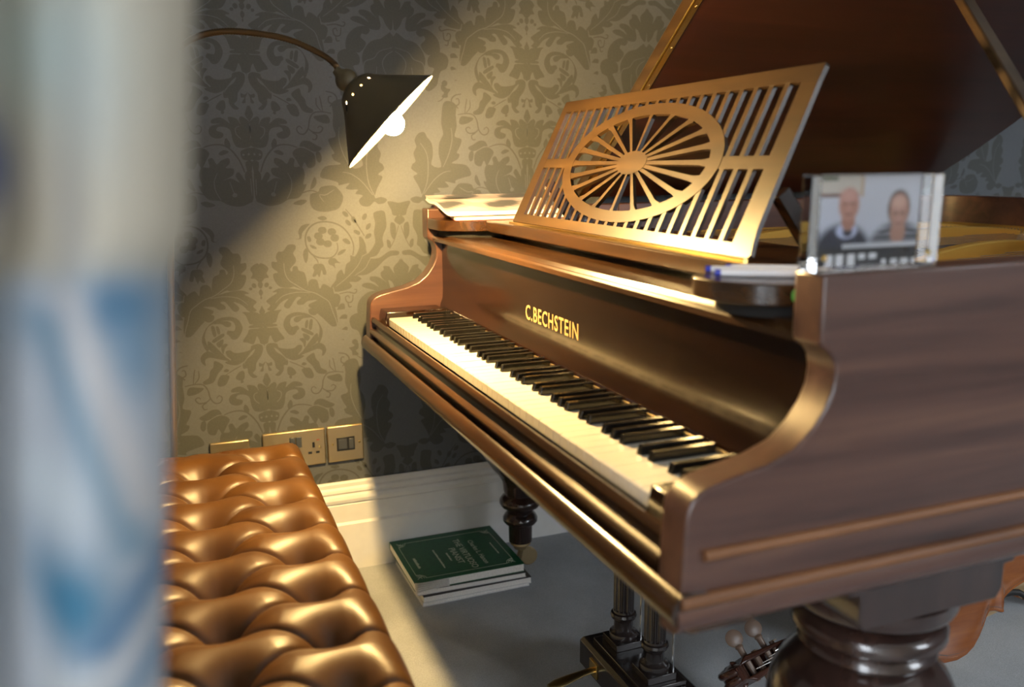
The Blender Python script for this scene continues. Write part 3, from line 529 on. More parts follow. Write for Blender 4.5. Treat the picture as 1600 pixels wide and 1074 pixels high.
# iron plate, soundboard, strings and pins inside the rim
inner = [(p[0]-.0 , p[1]) for p in off_path(RP, .045)]
plate_poly = [(BI+.004,.42)] + [(XI-.004,.42)] + [p for p in inner if p[1] > .43]
MB().pz(plate_poly, .790, .800).build('soundboard', W_SPRUCE, piano, smooth=0)
pl2 = off_path(RP, .085)
web = MB()
web.pz([(BI+.004,.425),(XI-.004,.425),(XI-.004,.60),(-.10,.66),(-.5,.70),(-.9,.72),(BI+.004,.76)], .858, .872)
PL = web.build('iron_plate', GOLD, piano, bevel=.003)
no = [q for q in off_path(RP, .047) if q[1] > .58]; ni = [q for q in off_path(RP, .130) if q[1] > .50]
k = min(len(no), len(ni)); no = no[:k]; ni = ni[:k]
vs = [(p[0],p[1],.884) for p in no] + [(p[0],p[1],.850) for p in ni] + [(p[0],p[1],.872) for p in no] + [(p[0],p[1],.838) for p in ni]
fs = []
for i in range(k-1): fs += [(i,i+1,k+i+1,k+i), (2*k+i,3*k+i,3*k+i+1,2*k+i+1), (k+i,k+i+1,3*k+i+1,3*k+i), (i,2*k+i,2*k+i+1,i+1)]
MB().add(vs, fs).build('plate_flange', GOLD, PL, smooth=40)
def strut(pts, h=.045, wd=.022, name='plate_bar'):
    path = catmull(pts, 6, False); L = off_path(path, wd/2); R_ = off_path(path, -wd/2); n = len(path)
    hs = [h*(.25+.75*math.sin(PI*i/(n-1))**.6) for i in range(n)]
    vs = [(p[0],p[1],.862) for p in L] + [(p[0],p[1],.862+hs[i]) for i,p in enumerate(L)] + [(p[0],p[1],.862+hs[i]) for i,p in enumerate(R_)] + [(p[0],p[1],.862) for p in R_]
    fs = []
    for j in range(3):
        for i in range(n-1): fs.append((j*n+i, j*n+i+1, (j+1)*n+i+1, (j+1)*n+i))
    fs += [(0,n,2*n,3*n), (n-1,4*n-1,3*n-1,2*n-1)]
    MB().add(vs, fs).build(name, GOLD, PL, smooth=40, bevel=.003)
strut([(-.10,.60),(-.16,.80),(-.22,.95),(-.26,1.08)]); strut([(-.38,.66),(-.46,.90),(-.52,1.12),(-.56,1.30)]); strut([(-.66,.70),(-.76,1.0),(-.84,1.3),(-.88,1.60)]); strut([(-.95,.72),(-1.0,1.0),(-1.03,1.3),(-1.05,1.62)])
# bridge with its row of pins
bp = catmull([(-1.17,1.20),(-1.08,1.40),(-.96,1.54),(-.82,1.58),(-.72,1.54)], 6, False)
MB().tube([(p[0],p[1],.862) for p in bp], .013, 8).build('string_bridge', W_SPRUCE, PL, smooth=60)
pins = MB()
for p in catmull(bp, 3, False): pins.lathe([(.0016,0),(.0016,.016),(0,.017)], (p[0], p[1], .872), 5)
tag(pins.build('bridge_pins', STEEL, PL, smooth=0), None, None, None, 'stuff')
tp = MB()
for i in range(64):
    for r in range(3): tp.lathe([(.0035,0),(.0035,.024),(.002,.027),(0,.027)], (-1.20+i*.0193, .455+r*.032+.006*(i % 2), .872), 6)
tag(tp.build('tuning_pins', STEEL, PL, smooth=0), None, None, None, 'stuff')
stg = MB()
for i in range(56):
    x = -1.19+i*.0222; y2 = 1.5 if x < -.62 else 1.5-(x+.62)*.95
    stg.tube([(x,.52,.884),(x-.03,max(.75,y2),.880)], .0007, 4, False)
tag(stg.build('strings', STEEL, PL, smooth=0), None, None, None, 'stuff')

# lid, propped open
LA = math.radians(37.6); LU = Vector((math.cos(LA),0,math.sin(LA))); LN = Vector((-math.sin(LA),0,math.cos(LA)))
LH = Vector((-1.285,0,.975))
def lid_pt(s, y, a): return LH + LU*s + Vector((0,y,0)) + LN*a
lid_out = [(0,.53),(1.38,.53),(1.39,.54)] + catmull([(1.39,.75),(1.36,.90),(1.26,1.02),(1.10,1.13),(.95,1.25),(.83,1.40),(.70,1.56),(.56,1.68),(.40,1.742),(.20,1.712),(.08,1.675),(0,1.665)], 4, False)
LID = MB().prism(lid_out, lambda p,q,a: tuple(lid_pt(p,q,a)), 0, .022).build('lid', W_LID, piano, smooth=25, bevel=.002)
m = MB(); m.prism([(.01,.530),(1.38,.530),(1.38,.543),(.01,.543)], lambda p,q,a: tuple(lid_pt(p,q,a)), -.0015, -.0001).build('lid_hinge', BRASS, LID, smooth=0)
m = MB(); m.tube([lid_pt(.01,.5275,.0005), lid_pt(1.38,.5275,.0005)], .0028, 8).build('hinge_knuckle', BRASS, LID)
for i in range(12):
    c = lid_pt(.08+i*.11, .5375, -.0015)
    MB().lathe([(.0032,0),(.0022,.0012),(0,.0016)], c, 10, -LN).build('screw', BRASS, LID)
m = MB(); m.prism([(.0,.5265),(1.39,.5265),(1.39,.529),(.0,.529)], lambda p,q,a: tuple(lid_pt(p,q,a)), .002, .024).build('lid_edge', W_DESK, LID, smooth=0)
fp = MB(); fp.prism([(.0,.535),(1.38,.535),(1.38,.93),(.0,.93)], lambda p,q,a: tuple(lid_pt(p,q,a)), .0235, .043).build('folded_flap', W_DESK, LID, bevel=.002)
a = Vector((.083,.548,.957)); b = Vector((-.548,.790,1.532)); u = b-a
m = MB(); s1 = u.cross(Vector((0,1,0))).normalized(); s2 = u.cross(s1).normalized()
m.obox((a+b)/2, u/2, s1*.007, s2*.012).build('lid_prop', W_DESK, piano, bevel=.003)

# turned legs
leg_prof = [(.0,.560),(.098,.560),(.100,.548),(.096,.540),(.070,.536),(.066,.528),(.084,.524),(.092,.514),(.092,.504),(.084,.497),(.074,.494),(.080,.489),(.083,.481),(.079,.474),(.070,.470),(.082,.462),(.100,.445),(.112,.420),(.116,.395),(.112,.370),(.100,.342),(.085,.318),(.072,.298),(.060,.285),(.046,.262),(.044,.25),(.043,.236),(.040,.224),(.047,.219),(.053,.211),(.054,.202),(.050,.194),(.041,.189),(.036,.184),(.034,.176),(.040,.170),(.045,.161),(.045,.153),(.040,.146),(.033,.142),(.031,.138),(.030,.095),(.0,.095)]
def make_leg(x, y):
    L = MB().lathe(leg_prof, (x,y,0), 40).build('leg', W_LEG, piano, smooth=40)
    MB().px([(y-.106,.572),(y-.106,.602),(y-.122,.604),(y-.122,.622),(y+.122,.622),(y+.122,.604),(y+.106,.602),(y+.106,.572),(y+.098,.560),(y-.098,.560)], x-.095, x+.095).build('leg_block', W_LEG, L, bevel=.002)
    c = MB().lathe([(0,.096),(.026,.096),(.027,.088),(.020,.082),(.017,.074),(.0,.074)], (x,y,0), 20)
    for s in (-1,1): c.obox((x+s*.014, y+.010, .062), (.002,0,0), (0,.010,-.004), (0,.004,.020))
    c.build('caster_fork', BRASS_D, L, smooth=40)
    MB().lathe([(0,-.010),(.020,-.010),(.0235,-.007),(.0235,.007),(.020,.010),(0,.010)], (x,y+.022,.0489), 24, (1,0,0)).build('caster_wheel', BRASS_D, L, smooth=40)
    return L
make_leg(-.008, .315); make_leg(-1.235, .342); make_leg(-1.0, 1.50)

# pedal lyre
LX, LY = -.583, .322
LYR = MB().px([(LY-.062,.062),(LY-.062,.112),(LY-.054,.118),(LY+.058,.118),(LY+.066,.112),(LY+.066,.062),(LY+.04,.05),(LY-.04,.05)], LX-.125, LX+.125).build('pedal_lyre', W_LYRE, piano, bevel=.0015)
MB().box(LX-.100, LX+.100, LY-.044, LY+.048, .118, .127).build('lyre_step', W_LYRE, LYR, bevel=.002)
for s in (-1, 1):
    cx = LX+s*.060
    MB().box(cx-.030, cx+.030, LY-.028, LY+.032, .127, .141).build('column_plinth', W_LYRE, LYR, bevel=.001)
    col = MB(); col.lathe([(0,.141),(.027,.141),(.0285,.147),(.027,.153),(.022,.156),(.019,.160),(.0185,.176),(.0205,.181),(.0245,.184),(.026,.189),(.0245,.194),(.021,.196),(.0205,.200),(0,.200)], (cx,LY+.002,0), 28)
    nf = 14; vs = []; fs = []; nn = nf*4
    for z in (.198,.60):
        for k in range(nn):
            a = 2*PI*k/nn; r = .0205 - (.0025 if k % 4 in (1,2) else 0); vs.append((cx+r*math.cos(a), LY+.002+r*math.sin(a), z))
    for k in range(nn): fs.append((k,(k+1) % nn,nn+(k+1) % nn,nn+k))
    col.add(vs, fs); col.build('fluted_column', W_LYRE, LYR, smooth=30)
MB().box(LX-.13, LX+.13, LY-.05, LY+.05, .598, .614).build('lyre_top', W_LYRE, LYR, bevel=.002)
for s in (-1, 1):
    px_ = LX+s*.060
    P = MB()
    path = [(px_,LY-.055,.082),(px_,LY-.085,.080),(px_-.002,LY-.115,.073),(px_-.004,LY-.140,.067),(px_-.006,LY-.158,.064)]
    ws = [.008,.009,.013,.015,.006]; vs = []; fs = []; n = 12
    for (p, wd) in zip(path, ws):
        for k in range(n):
            a = 2*PI*k/n; vs.append((p[0]+wd*math.cos(a), p[1], p[2]+.0045*math.sin(a)))
    for i in range(len(path)-1):
        for k in range(n): fs.append((i*n+k, i*n+(k+1) % n, (i+1)*n+(k+1) % n, (i+1)*n+k))
    fs += [list(range(n))[::-1], [(len(path)-1)*n+k for k in range(n)]]
    P.add(vs, fs).build('pedal', mat('worn_brass', (.45,.34,.15), .30, 1), LYR, smooth=50)
    MB().box(px_-.016, px_+.016, LY-.0645, LY-.0615, .068, .100).build('pedal_slot', BRASS, LYR, bevel=.0006)
    MB().tube([(px_+.02,LY+.03,.127),(px_+.02,LY+.03,.60)], .0025, 6).build('pedal_rod', STEEL, LYR)

# ------------------------------------------------------------------ buttoned leather bench
BX0, BX1, BY0, BY1 = -1.105, .02, -.640, -.222
bench = thing('piano_bench', ((BX0+BX1)/2, (BY0+BY1)/2, FZ), 'long tan leather piano bench with deep buttoned top', 'bench')
cols = [(-.302,-1.020), (-.431,-.958), (-.560,-1.020)]
btn = [[(x0+.124*k, yc) for k in range(-1, 11)] for (yc, x0) in cols]
segs = []
for a, b in ((0,1), (1,2)):
    for p in btn[a]:
        for q in btn[b]:
            if abs(p[0]-q[0]) < .08: segs.append((p, q))
for p in btn[0]: segs.append((p, (p[0]+.004, BY1+.02)))
for p in btn[2]: segs.append((p, (p[0]+.004, BY0-.02)))
inb = [p for c in btn for p in c if BX0+.05 < p[0] < BX1-.04]
def seg_d(px, py, s):
    (ax, ay), (bx, by) = s; dx, dy = bx-ax, by-ay; t = max(0, min(1, ((px-ax)*dx+(py-ay)*dy)/(dx*dx+dy*dy)))
    return math.hypot(px-ax-dx*t, py-ay-dy*t)
def bench_z(x, y):
    z = .492
    db = min(math.hypot(x-p[0], y-p[1]) for p in inb)
    near = [s for s in segs if abs((s[0][0]+s[1][0])/2-x) < .09 and abs((s[0][1]+s[1][1])/2-y) < .13]
    dp = min([seg_d(x, y, s) for s in near] or [.1])
    z -= .047*math.exp(-(db/.031)**1.6)
    z -= .010*math.exp(-dp/.0032) + .006*math.exp(-(dp/.020)**1.4)
    R_ = .055
    d = min(x-BX0, BX1-x, y-BY0, BY1-y)
    if d < R_: z -= R_*(1-math.sqrt(max(0, 1-(1-max(d,0)/R_)**2)))*.85
    return z
def spaced(a, b, n, e=.055, m=9):
    """denser samples in the rolled edge"""
    s = [e*(1-math.cos(PI/2*k/m)) for k in range(m)]
    return [a+q for q in s] + [a+e+(b-a-2*e)*k/n for k in range(n+1)] + [b-q for q in reversed(s)]
gx = spaced(BX0, BX1, 420); gy = spaced(BY0, BY1, 130)
vs = []; fs = []; ny = len(gy); nx_ = len(gx)
for x in gx:
    for y in gy: vs.append((x, y, bench_z(x, y)))
for i in range(nx_-1):
    for j in range(ny-1): fs.append((i*ny+j, (i+1)*ny+j, (i+1)*ny+j+1, i*ny+j+1))
loop = [i*ny for i in range(nx_)] + [(nx_-1)*ny+j for j in range(1, ny)] + [i*ny+ny-1 for i in range(nx_-2, -1, -1)] + [j for j in range(ny-2, 0, -1)]
b0 = len(vs)
for i in loop: vs.append((vs[i][0], vs[i][1], .405))
for k in range(len(loop)):
    k2 = (k+1) % len(loop); fs.append((loop[k], b0+k, b0+k2, loop[k2]))
MB().add(vs, fs).build('buttoned_cushion', LEATHER, bench, smooth=75, weld=False)
BTN = None
for p in inb:
    if BTN is None:
        BTN = MB().sphere((p[0], p[1], bench_z(*p)+.002), .008, 12, 6, (1,1,.45)).build('button', LEATHER, bench); bp0 = p
    else: copy_part(BTN, bench, (p[0]-bp0[0], p[1]-bp0[1], bench_z(*p)-bench_z(*bp0)))
MB().box(BX0+.006, BX1-.006, BY0+.006, BY1-.006, .335, .405).build('seat_frame', W_DARK, bench, bevel=.003)
for x in (BX0+.05, BX1-.05):
    for y in (BY0+.05, BY1-.05):
        MB().lathe([(0,.335),(.028,.335),(.028,.29),(.022,.28),(.026,.27),(.024,.2),(.017,.08),(.019,.06),(.016,FZ),(0,FZ)], (x,y,0), 20).build('leg', W_DARK, bench, smooth=40)

# ------------------------------------------------------------------ gooseneck floor lamp
lamp = thing('floor_lamp', (-1.2,-.505,FZ), 'lit dark metal floor lamp with a gooseneck and tilted cone shade', 'lamp')
LM = mat('bronze_lacquer', (.11,.085,.045), .42, .3); LMW = mat('white_enamel', (.85,.80,.70), .5)
LO = Vector((-.76,-.0813,1.1344)); LX_ = Vector((.20,.69,-.69)).normalized(); UP = -LX_
def cone(prof, holes=None, n=48):
    m = MB(); c = LO; t = Vector((1,0,0)); e1 = UP.cross(t).normalized(); e2 = UP.cross(e1)
    def P(r, h, a): return c+UP*h+(e1*math.cos(a)+e2*math.sin(a))*r
    vs = []; fs = []
    for (r, h) in prof:
        for k in range(n): vs.append(P(r,h,2*PI*k/n))
    for i in range(len(prof)-1):
        for k in range(n):
            q = (i*n+k, i*n+(k+1) % n, (i+1)*n+(k+1) % n, (i+1)*n+k)
            if holes is not None and i == holes and k % 4 == 0:
                # a quad pierced by an octagonal vent hole
                r0, h0 = prof[i]; r1, h1 = prof[i+1]; b = len(vs); cnt = 16
                sq = [(0,0),(.25,0),(.5,0),(.75,0),(1,0),(1,.25),(1,.5),(1,.75),(1,1),(.75,1),(.5,1),(.25,1),(0,1),(0,.75),(0,.5),(0,.25)]
                for (u, v) in sq: vs.append(P(r0+(r1-r0)*v, h0+(h1-h0)*v, 2*PI*(k+u)/n))
                for (u, v) in sq:
                    du, dv = u-.5, v-.5; a = math.atan2(dv, du)
                    uu, vv = .5+.40*math.cos(a), .5+.40*math.sin(a)
                    vs.append(P(r0+(r1-r0)*vv, h0+(h1-h0)*vv, 2*PI*(k+uu)/n))
                for j in range(cnt): fs.append((b+j, b+(j+1) % cnt, b+cnt+(j+1) % cnt, b+cnt+j))
            else: fs.append(q)
    return m.add(vs, fs)
sprof = [(.132,0),(.1325,.003),(.128,.006),(.098,.038),(.070,.068),(.052,.088),(.0478,.0945),(.040,.104),(.030,.110),(.020,.114),(.006,.116)]
K = .80
sprof = [(r*K, h*K) for r, h in sprof]
SHADE = cone(sprof, 5).build('lamp_shade', LM, lamp, smooth=40)
iprof = [(.1315,.0015),(.127,.006),(.097,.0375),(.0685,.068),(.0505,.088),(.0463,.0945),(.038,.1025),(.028,.108),(.004,.110)]
iprof = [(r*K, h*K) for r, h in iprof]
cone(iprof, 4).build('shade_lining', LMW, SHADE, smooth=40)
MB().lathe([(r*K,h*K) for r,h in [(0,.113),(.021,.113),(.024,.120),(.0235,.132),(.019,.140),(.0115,.146),(.009,.156),(0,.156)]], LO, 24, UP).build('shade_knuckle', LM, lamp, smooth=40)
BULB = D.materials.new('lit_bulb'); BULB.use_nodes = True
e = BULB.node_tree.nodes.new('ShaderNodeEmission'); e.inputs['Color'].default_value = (1.0,.66,.25,1); e.inputs['Strength'].default_value = LAMP_STRENGTH
BULB.node_tree.links.new(e.outputs[0], BULB.node_tree.nodes['Material Output'].inputs['Surface'])
bc = LO - UP*.004
MB().sphere(bc, .0195, 24, 16).build('bulb', BULB, lamp, smooth=80)
MB().lathe([(r*K,h*K) for r,h in [(0,.112),(.016,.112),(.016,.045),(.013,.034),(.013,.016),(0,.016)]], LO, 20, UP).build('lamp_holder', LMW, lamp, smooth=40)
kn = LO + UP*.152*K
gp = [tuple(kn), (-.792,-.166,1.229),(-.837,-.183,1.252),(-.889,-.229,1.280),(-.941,-.278,1.295),(-.992,-.328,1.303),(-1.044,-.371,1.299),(-1.096,-.401,1.285),(-1.148,-.419,1.261),(-1.185,-.426,1.225),(-1.2,-.428,1.18)]
gpath = catmull(gp, 22, False); ng = len(gpath)
MB().tube(gpath, [(.0050+.0022*i/ng)*(.88 if i % 2 else 1.02) for i in range(ng)], 10).build('gooseneck', mat('bronze_flex', (.20,.12,.055), .38, .8), lamp, smooth=60)
MB().tube([(-1.200,-.428,1.185),(-1.200,-.454,.85),(-1.200,-.505,.05)], .0072, 12).build('stem', mat('satin_stem', (.42,.32,.20), .35, .9), lamp, smooth=60)
MB().lathe([(0,FZ),(.088,FZ),(.090,.032),(.086,.040),(.04,.050),(.016,.056),(.012,.075),(0,.075)], (-1.200,-.505,0), 40).build('lamp_base', LM, lamp, smooth=40)

# ------------------------------------------------------------------ the pile of music under the piano
def flat_book(name, x0, x1, y0, y1, z0, z1, cover, label, group, spine=None, rot=0, pages=PAGES, cv=.0012):
    cx, cy = (x0+x1)/2, (y0+y1)/2
    t = thing(name, (cx, cy, z0), label, 'book', group); t.rotation_euler.z = rot
    MB().box(x0+.002, x1-.002, y0+.001, y1-.001, z0+cv, z1-cv).build('pages', pages, t, smooth=0)
    MB().box(x0, x1, y0, y1, z1-cv, z1).build('front_cover', cover, t, smooth=0)
    MB().box(x0, x1, y0, y1, z0, z0+cv).build('back_cover', spine or cover, t, smooth=0)
    MB().box(x0-.0008, x0+.002, y0, y1, z0+cv, z1-cv).build('spine', spine or cover, t, smooth=0)
    return t
GP = 'music books piled on the carpet'
WHITE_C = paper_mat('white_cover', (.60,.60,.60), (.68,.68,.67), .5, 40)
flat_book('music_book', -1.368, -1.118, .040, .318, FZ, .036, WHITE_C, 'thin pale music book at the bottom of the carpet pile', GP, None, .02)
flat_book('music_book', -1.372, -1.112, .044, .322, .036, .052, COVER_DK, 'thick dark-covered music book, third down in the carpet pile', GP, WHITE_C, .0)
flat_book('music_book', -1.376, -1.120, .034, .312, .052, .064, COVER_DK, 'music book directly under the green one in the carpet pile', GP, WHITE_C, -.02)
GX0, GX1, GY0, GY1, GZ = -1.377, -1.124, .026, .308, .085
gb = flat_book('music_book', GX0, GX1, GY0, GY1, .064, GZ, GREEN, 'green Virtuoso Pianist music book on top of the carpet pile', GP, GREEN)
gcov = [c for c in gb.children if c.name.startswith('front_cover')][0]
def cover_text(txt, x0, x1, y, h, nm='title'):
    vs, fs = text_mesh(txt, .02, x1-x0, .0001)
    y0 = min(v.y for v in vs); y1 = max(v.y for v in vs); s = h/(y1-y0)
    MB().add([(x0+v.x, y+(v.y-y0)*s, GZ+.00025+v.z) for v in vs], fs).build(nm, SILVER_INK, gcov, smooth=0, weld=False)
def small_print(x0, x1, y, h, nm):
    # lines too small to read in the photograph: short strokes of ink
    m = MB(); x = x0; rr = random.Random(int(-x0*1e4))
    while x < x1-.002:
        wd = rr.uniform(.0022, .0042); m.box(x, min(x1, x+wd), y, y+h*rr.uniform(.6, 1), GZ+.0001, GZ+.0003); x += wd+.0012
    m.build(nm, SILVER_INK, gcov, smooth=0)
small_print(-1.272, -1.203, .268, .004, 'small_print')
cover_text('Charles L. Hanon', -1.305, -1.162, .218, .013, 'author_line')
cover_text('THE VIRTUOSO', -1.325, -1.150, .182, .017)
cover_text('PIANIST', -1.277, -1.186, .157, .017)
small_print(-1.255, -1.208, .143, .005, 'small_print')
small_print(-1.285, -1.176, .116, .005, 'small_print')
small_print(-1.256, -1.196, .056, .008, 'small_print')
fr = MB(); bx0, bx1, by0, by1 = -1.352, -1.142, .040, .290
for (a, b) in (((bx0+.02,by0),(bx1-.02,by0)), ((bx0+.02,by1),(bx1-.02,by1)), ((bx0,by0+.02),(bx0,by1-.02)), ((bx1,by0+.02),(bx1,by1-.02))):
    fr.box(min(a[0],b[0])-.0006, max(a[0],b[0])+.0006, min(a[1],b[1])-.0006, max(a[1],b[1])+.0006, GZ+.0001, GZ+.0004)
for cx, sx in ((bx0,1),(bx1,-1)):
    for cy, sy in ((by0,1),(by1,-1)):
        for r in (.010, .016, .021):
            pts = [(cx+sx*(r*math.cos(a)), cy+sy*(r*math.sin(a))) for a in [PI/2*k/6 for k in range(7)]]
            fr.tube([(p[0],p[1],GZ+.0002) for p in pts], .0007, 4)
        fr.tube([(cx-sx*.001,cy-sy*.001,GZ+.0002),(cx+sx*.013,cy+sy*.013,GZ+.0002)], .0009, 4)
fr.build('cover_border', SILVER_INK, gcov, smooth=0)
# curled page corners at the near end of the green book
cp = MB(); n = 10
for q in range(5):
    z0 = .066+.0036*q; L = [(0.0, 0.0)]
    vs = []; fs = []
    for i in range(n+1):
        x = GX1+.0005 - .0*i
    for i in range(n+1):
        t_ = i/n; y = GY0+.001+.085*t_; lift = .010*(1-t_)**2*(q/4) ; dx = .012*(1-t_)**2
        vs += [(GX1-.03, y, z0), (GX1+dx*.5, y, z0+lift*.5), (GX1+dx+.004, y, z0+lift)]
    for i in range(n):
        for j in range(2): fs.append((i*3+j, i*3+j+1, (i+1)*3+j+1, (i+1)*3+j))
    cp.add(vs, fs)
o = cp.build('curled_pages', PAGES, gb, smooth=60); sd = o.modifiers.new('solid', 'SOLIDIFY'); sd.thickness = .0008

# ------------------------------------------------------------------ magazines on the bass candle shelf
def magazine(name, x0, x1, y0, y1, zb, th, top, edge, label, lift, grp, printfn=None):
    t = thing(name, ((x0+x1)/2,(y0+y1)/2,zb), label, 'magazine', grp)
    n, mm = 26, 26
    def zz(x, y):
        q = max(0, min(1, (x1-x)/.135)); e = max(0, (-1.247-x)/.035)
        return zb + lift*q*q*(3-2*q) + .004*e*e
    def sheet(a, b, mt, nm, inset=0):
        vs = []; fs = []
        for i in range(n+1):
            for j in range(mm+1):
                x = x0+inset+(x1-x0-2*inset)*i/n; y = y0+inset+(y1-y0-2*inset)*j/mm; vs.append((x,y,zz(x,y)+b))
        k = len(vs)
        for i in range(n+1):
            for j in range(mm+1):
                x = x0+inset+(x1-x0-2*inset)*i/n; y = y0+inset+(y1-y0-2*inset)*j/mm; vs.append((x,y,zz(x,y)+a))
        W = mm+1
        for i in range(n):
            for j in range(mm): fs += [(i*W+j,(i+1)*W+j,(i+1)*W+j+1,i*W+j+1), (k+i*W+j,k+i*W+j+1,k+(i+1)*W+j+1,k+(i+1)*W+j)]
        for i in range(n): fs += [(i*W, k+i*W, k+(i+1)*W, (i+1)*W), (i*W+mm,(i+1)*W+mm,k+(i+1)*W+mm,k+i*W+mm)]
        for j in range(mm): fs += [(j, j+1, k+j+1, k+j), (n*W+j, k+n*W+j, k+n*W+j+1, n*W+j+1)]
        return MB().add(vs, fs).build(nm, mt, t, smooth=40)
    sheet(0, .0008, edge, 'back_cover'); sheet(.0009, th-.0012, PAGES, 'pages', .0012); c = sheet(th-.0011, th, top, 'front_cover')
    if printfn: set_print(c.data, printfn)
    return t
REDC = mat('red_cover', (.50,.05,.035), .4); GREYC = attr_mat('magazine_print', .35)
magazine('magazine', -1.282, -1.098, .140, .405, .9395, .008, mat('pink_cover', (.62,.42,.38), .4), REDC, 'red-edged magazine lying under another on the piano shelf', .0215, 'magazines on the piano shelf')
def magp(co):
    x, y = co.x, co.y
    if math.hypot((x+.055)/.5, (y+.07)/1) < .035: return (.03,.025,.02)
    s = math.sin(x*60)+math.sin(y*45+x*30)
    if s > .7: return (.12,.12,.13)
    return (.55,.44,.42) if s > -.4 else (.70,.66,.62)
magazine('magazine', -1.295, -1.102, .128, .395, .9500, .010, GREYC, mat('white_gloss', (.75,.72,.68), .4), 'curled glossy magazine topmost on the piano shelf beside the music desk', .0215, 'magazines on the piano shelf', magp)

# ------------------------------------------------------------------ acrylic photo block on the rim
pb = thing('photo_block', (.09,.183,.9605), 'clear acrylic block holding a photo of two seated people', 'photo frame')
MB().box(.078, .1035, .108, .2575, .9605, 1.0515).build('acrylic_block', GLASS, pb, bevel=.0012, seg=2)
PY0, PY1, PZ0, PZ1 = .1165, .2435, .9635, 1.0495
nu, nv = 110, 78
vs = [(.0768, PY0+(PY1-PY0)*i/nu, PZ0+(PZ1-PZ0)*j/nv) for i in range(nu+1) for j in range(nv+1)]
fs = [(i*(nv+1)+j, (i+1)*(nv+1)+j, (i+1)*(nv+1)+j+1, i*(nv+1)+j+1) for i in range(nu) for j in range(nv)]
pp = MB().add(vs, fs).build('photo_print', attr_mat('photo_print', .5), pb, smooth=0, weld=False)
sm = lambda a, b, x: max(0, min(1, (x-a)/(b-a)))
def photo(co):
    u = (co.y+pb['_og'][1]-PY0)/(PY1-PY0); v = (co.z+pb['_og'][2]-PZ0)/(PZ1-PZ0)
    c = [.50-.10*(1-u)*(1-v), .52-.07*(1-u)*(1-v), .58]
    def mix(k, d):
        for i in range(3): c[i] = c[i]*(1-k)+d[i]*k
    def el(cx, cy, rx, ry, soft=.12): return 1-sm(1-soft, 1+soft, math.hypot((u-cx)/rx, (v-cy)/ry))
    if v > .80 and u < .44: mix(1, (.50,.47,.42) if (v < .95 or u > .2) else (.12,.14,.10))
    if .775 < v < .81 and u < .40: mix(1, (.14,.06,.04))
    if v > .77 and .415 < u < .445: mix(1, (.42,.30,.18))
    body1 = el(.27, .12, .27, .36); mix(body1, (.010,.012,.030))
    mix(el(.30,.40,.10,.09), (.42,.47,.66)); mix(el(.31,.385,.045,.055), (.012,.014,.035))
    mix(el(.31,.50,.065,.10), (.36,.17,.12)); mix(el(.31,.69,.095,.185), (.42,.21,.16)); mix(el(.30,.79,.075,.07,.5), (.52,.29,.24))
    mix(el(.275,.70,.022,.014,.5)*.6, (.10,.05,.05)); mix(el(.345,.70,.022,.014,.5)*.6, (.10,.05,.05)); mix(el(.31,.58,.035,.014,.5)*.6, (.16,.06,.05)); mix(el(.31,.645,.016,.03,.6)*.4, (.55,.32,.27))
    body2 = el(.80, .12, .30, .36)
    st = .5+.5*math.sin(v*95+ (u-.8)*(u-.8)*14); mix(body2, (.018,.020,.030) if st < .62 else (.20,.21,.25))
    mix(el(.80,.36,.075,.14), (.36,.19,.14)); mix(el(.795,.635,.110,.205), (.045,.028,.022)); mix(el(.80,.60,.092,.200), (.40,.22,.17)); mix(el(.79,.70,.07,.075,.5), (.55,.34,.28))
    mix(el(.765,.575,.022,.014,.5)*.7, (.06,.035,.03)); mix(el(.835,.575,.022,.014,.5)*.7, (.06,.035,.03)); mix(el(.80,.455,.035,.014,.5)*.6, (.17,.07,.06)); mix(el(.80,.515,.018,.035,.6)*.4, (.5,.30,.25))
    if v < .215: mix(1, (.010,.010,.014))
    if .205 < v < .255 and u > .27: mix(1, (.48,.50,.54))
    if v < .135 and u > .10:
        k = (u-.10)/.105; fr_ = k-int(k)
        if u < .62 and .12 < fr_ < .80 and v > (0 if int(k) < 3 else .07): mix(1, (.70,.72,.76))
        elif u > .66 and v < .055 and .15 < fr_ < .8: mix(1, (.66,.68,.72))
    return c
set_print(pp.data, photo)
for yy in (.1165, .2435):
    MB().lathe([(0,0),(.0028,0),(.0028,.0012),(0,.0012)], (.1036, yy, .9745), 14, (1,0,0)).build('magnet', BRASS, pb)

# ------------------------------------------------------------------ pens and a sticker on the treble candle shelf
CLR = mat('frosted_barrel', (.75,.76,.80), .25); BLUE = mat('blue_plastic', (.02,.035,.42), .3)
def pen(p0, p1, r, label, cap, z=None):
    p0, p1 = Vector(p0), Vector(p1); d = (p1-p0)
    t = thing('ballpoint_pen', tuple((p0+p1)/2), label, 'pen', 'pens on the piano shelf'); u = d.normalized(); L = d.length
    MB().lathe([(0,0),(r*.9,0),(r,.004),(r,L*.70),(0,L*.70)], p0, 12, u).build('barrel', CLR, t, smooth=40)
    MB().lathe([(0,L*.70),(r*1.12,L*.70),(r*1.12,L*.94),(r*.8,L),(0,L)], p0, 12, u).build('cap', cap, t, smooth=40)
    sd = u.cross(Vector((0,0,1))).normalized()
    MB().obox(p0+u*L*.82+Vector((0,0,r*1.25)), u*L*.12, sd*.0016, (0,0,.0008)).build('clip', cap, t)
    MB().lathe([(r*.96,-.006),(r*.96,0),(0,0)], p0, 12, u).build('end_plug', BLUE, t, smooth=40)
pen((-.088,.122,.9433), (.012,.232,.9433), .0042, 'clear blue-ended pen lying closest to the player on the piano shelf', CLR)
pen((-.055,.112,.9433), (.022,.238,.9435), .0042, 'clear pen with a blue cap reaching toward the acrylic photo block', BLUE)
pen((-.090,.150,.9433), (-.015,.268,.9433), .0042, 'dark blue-capped pen behind the other pens, nearest the music desk', mat('navy_plastic', (.012,.012,.08), .3))
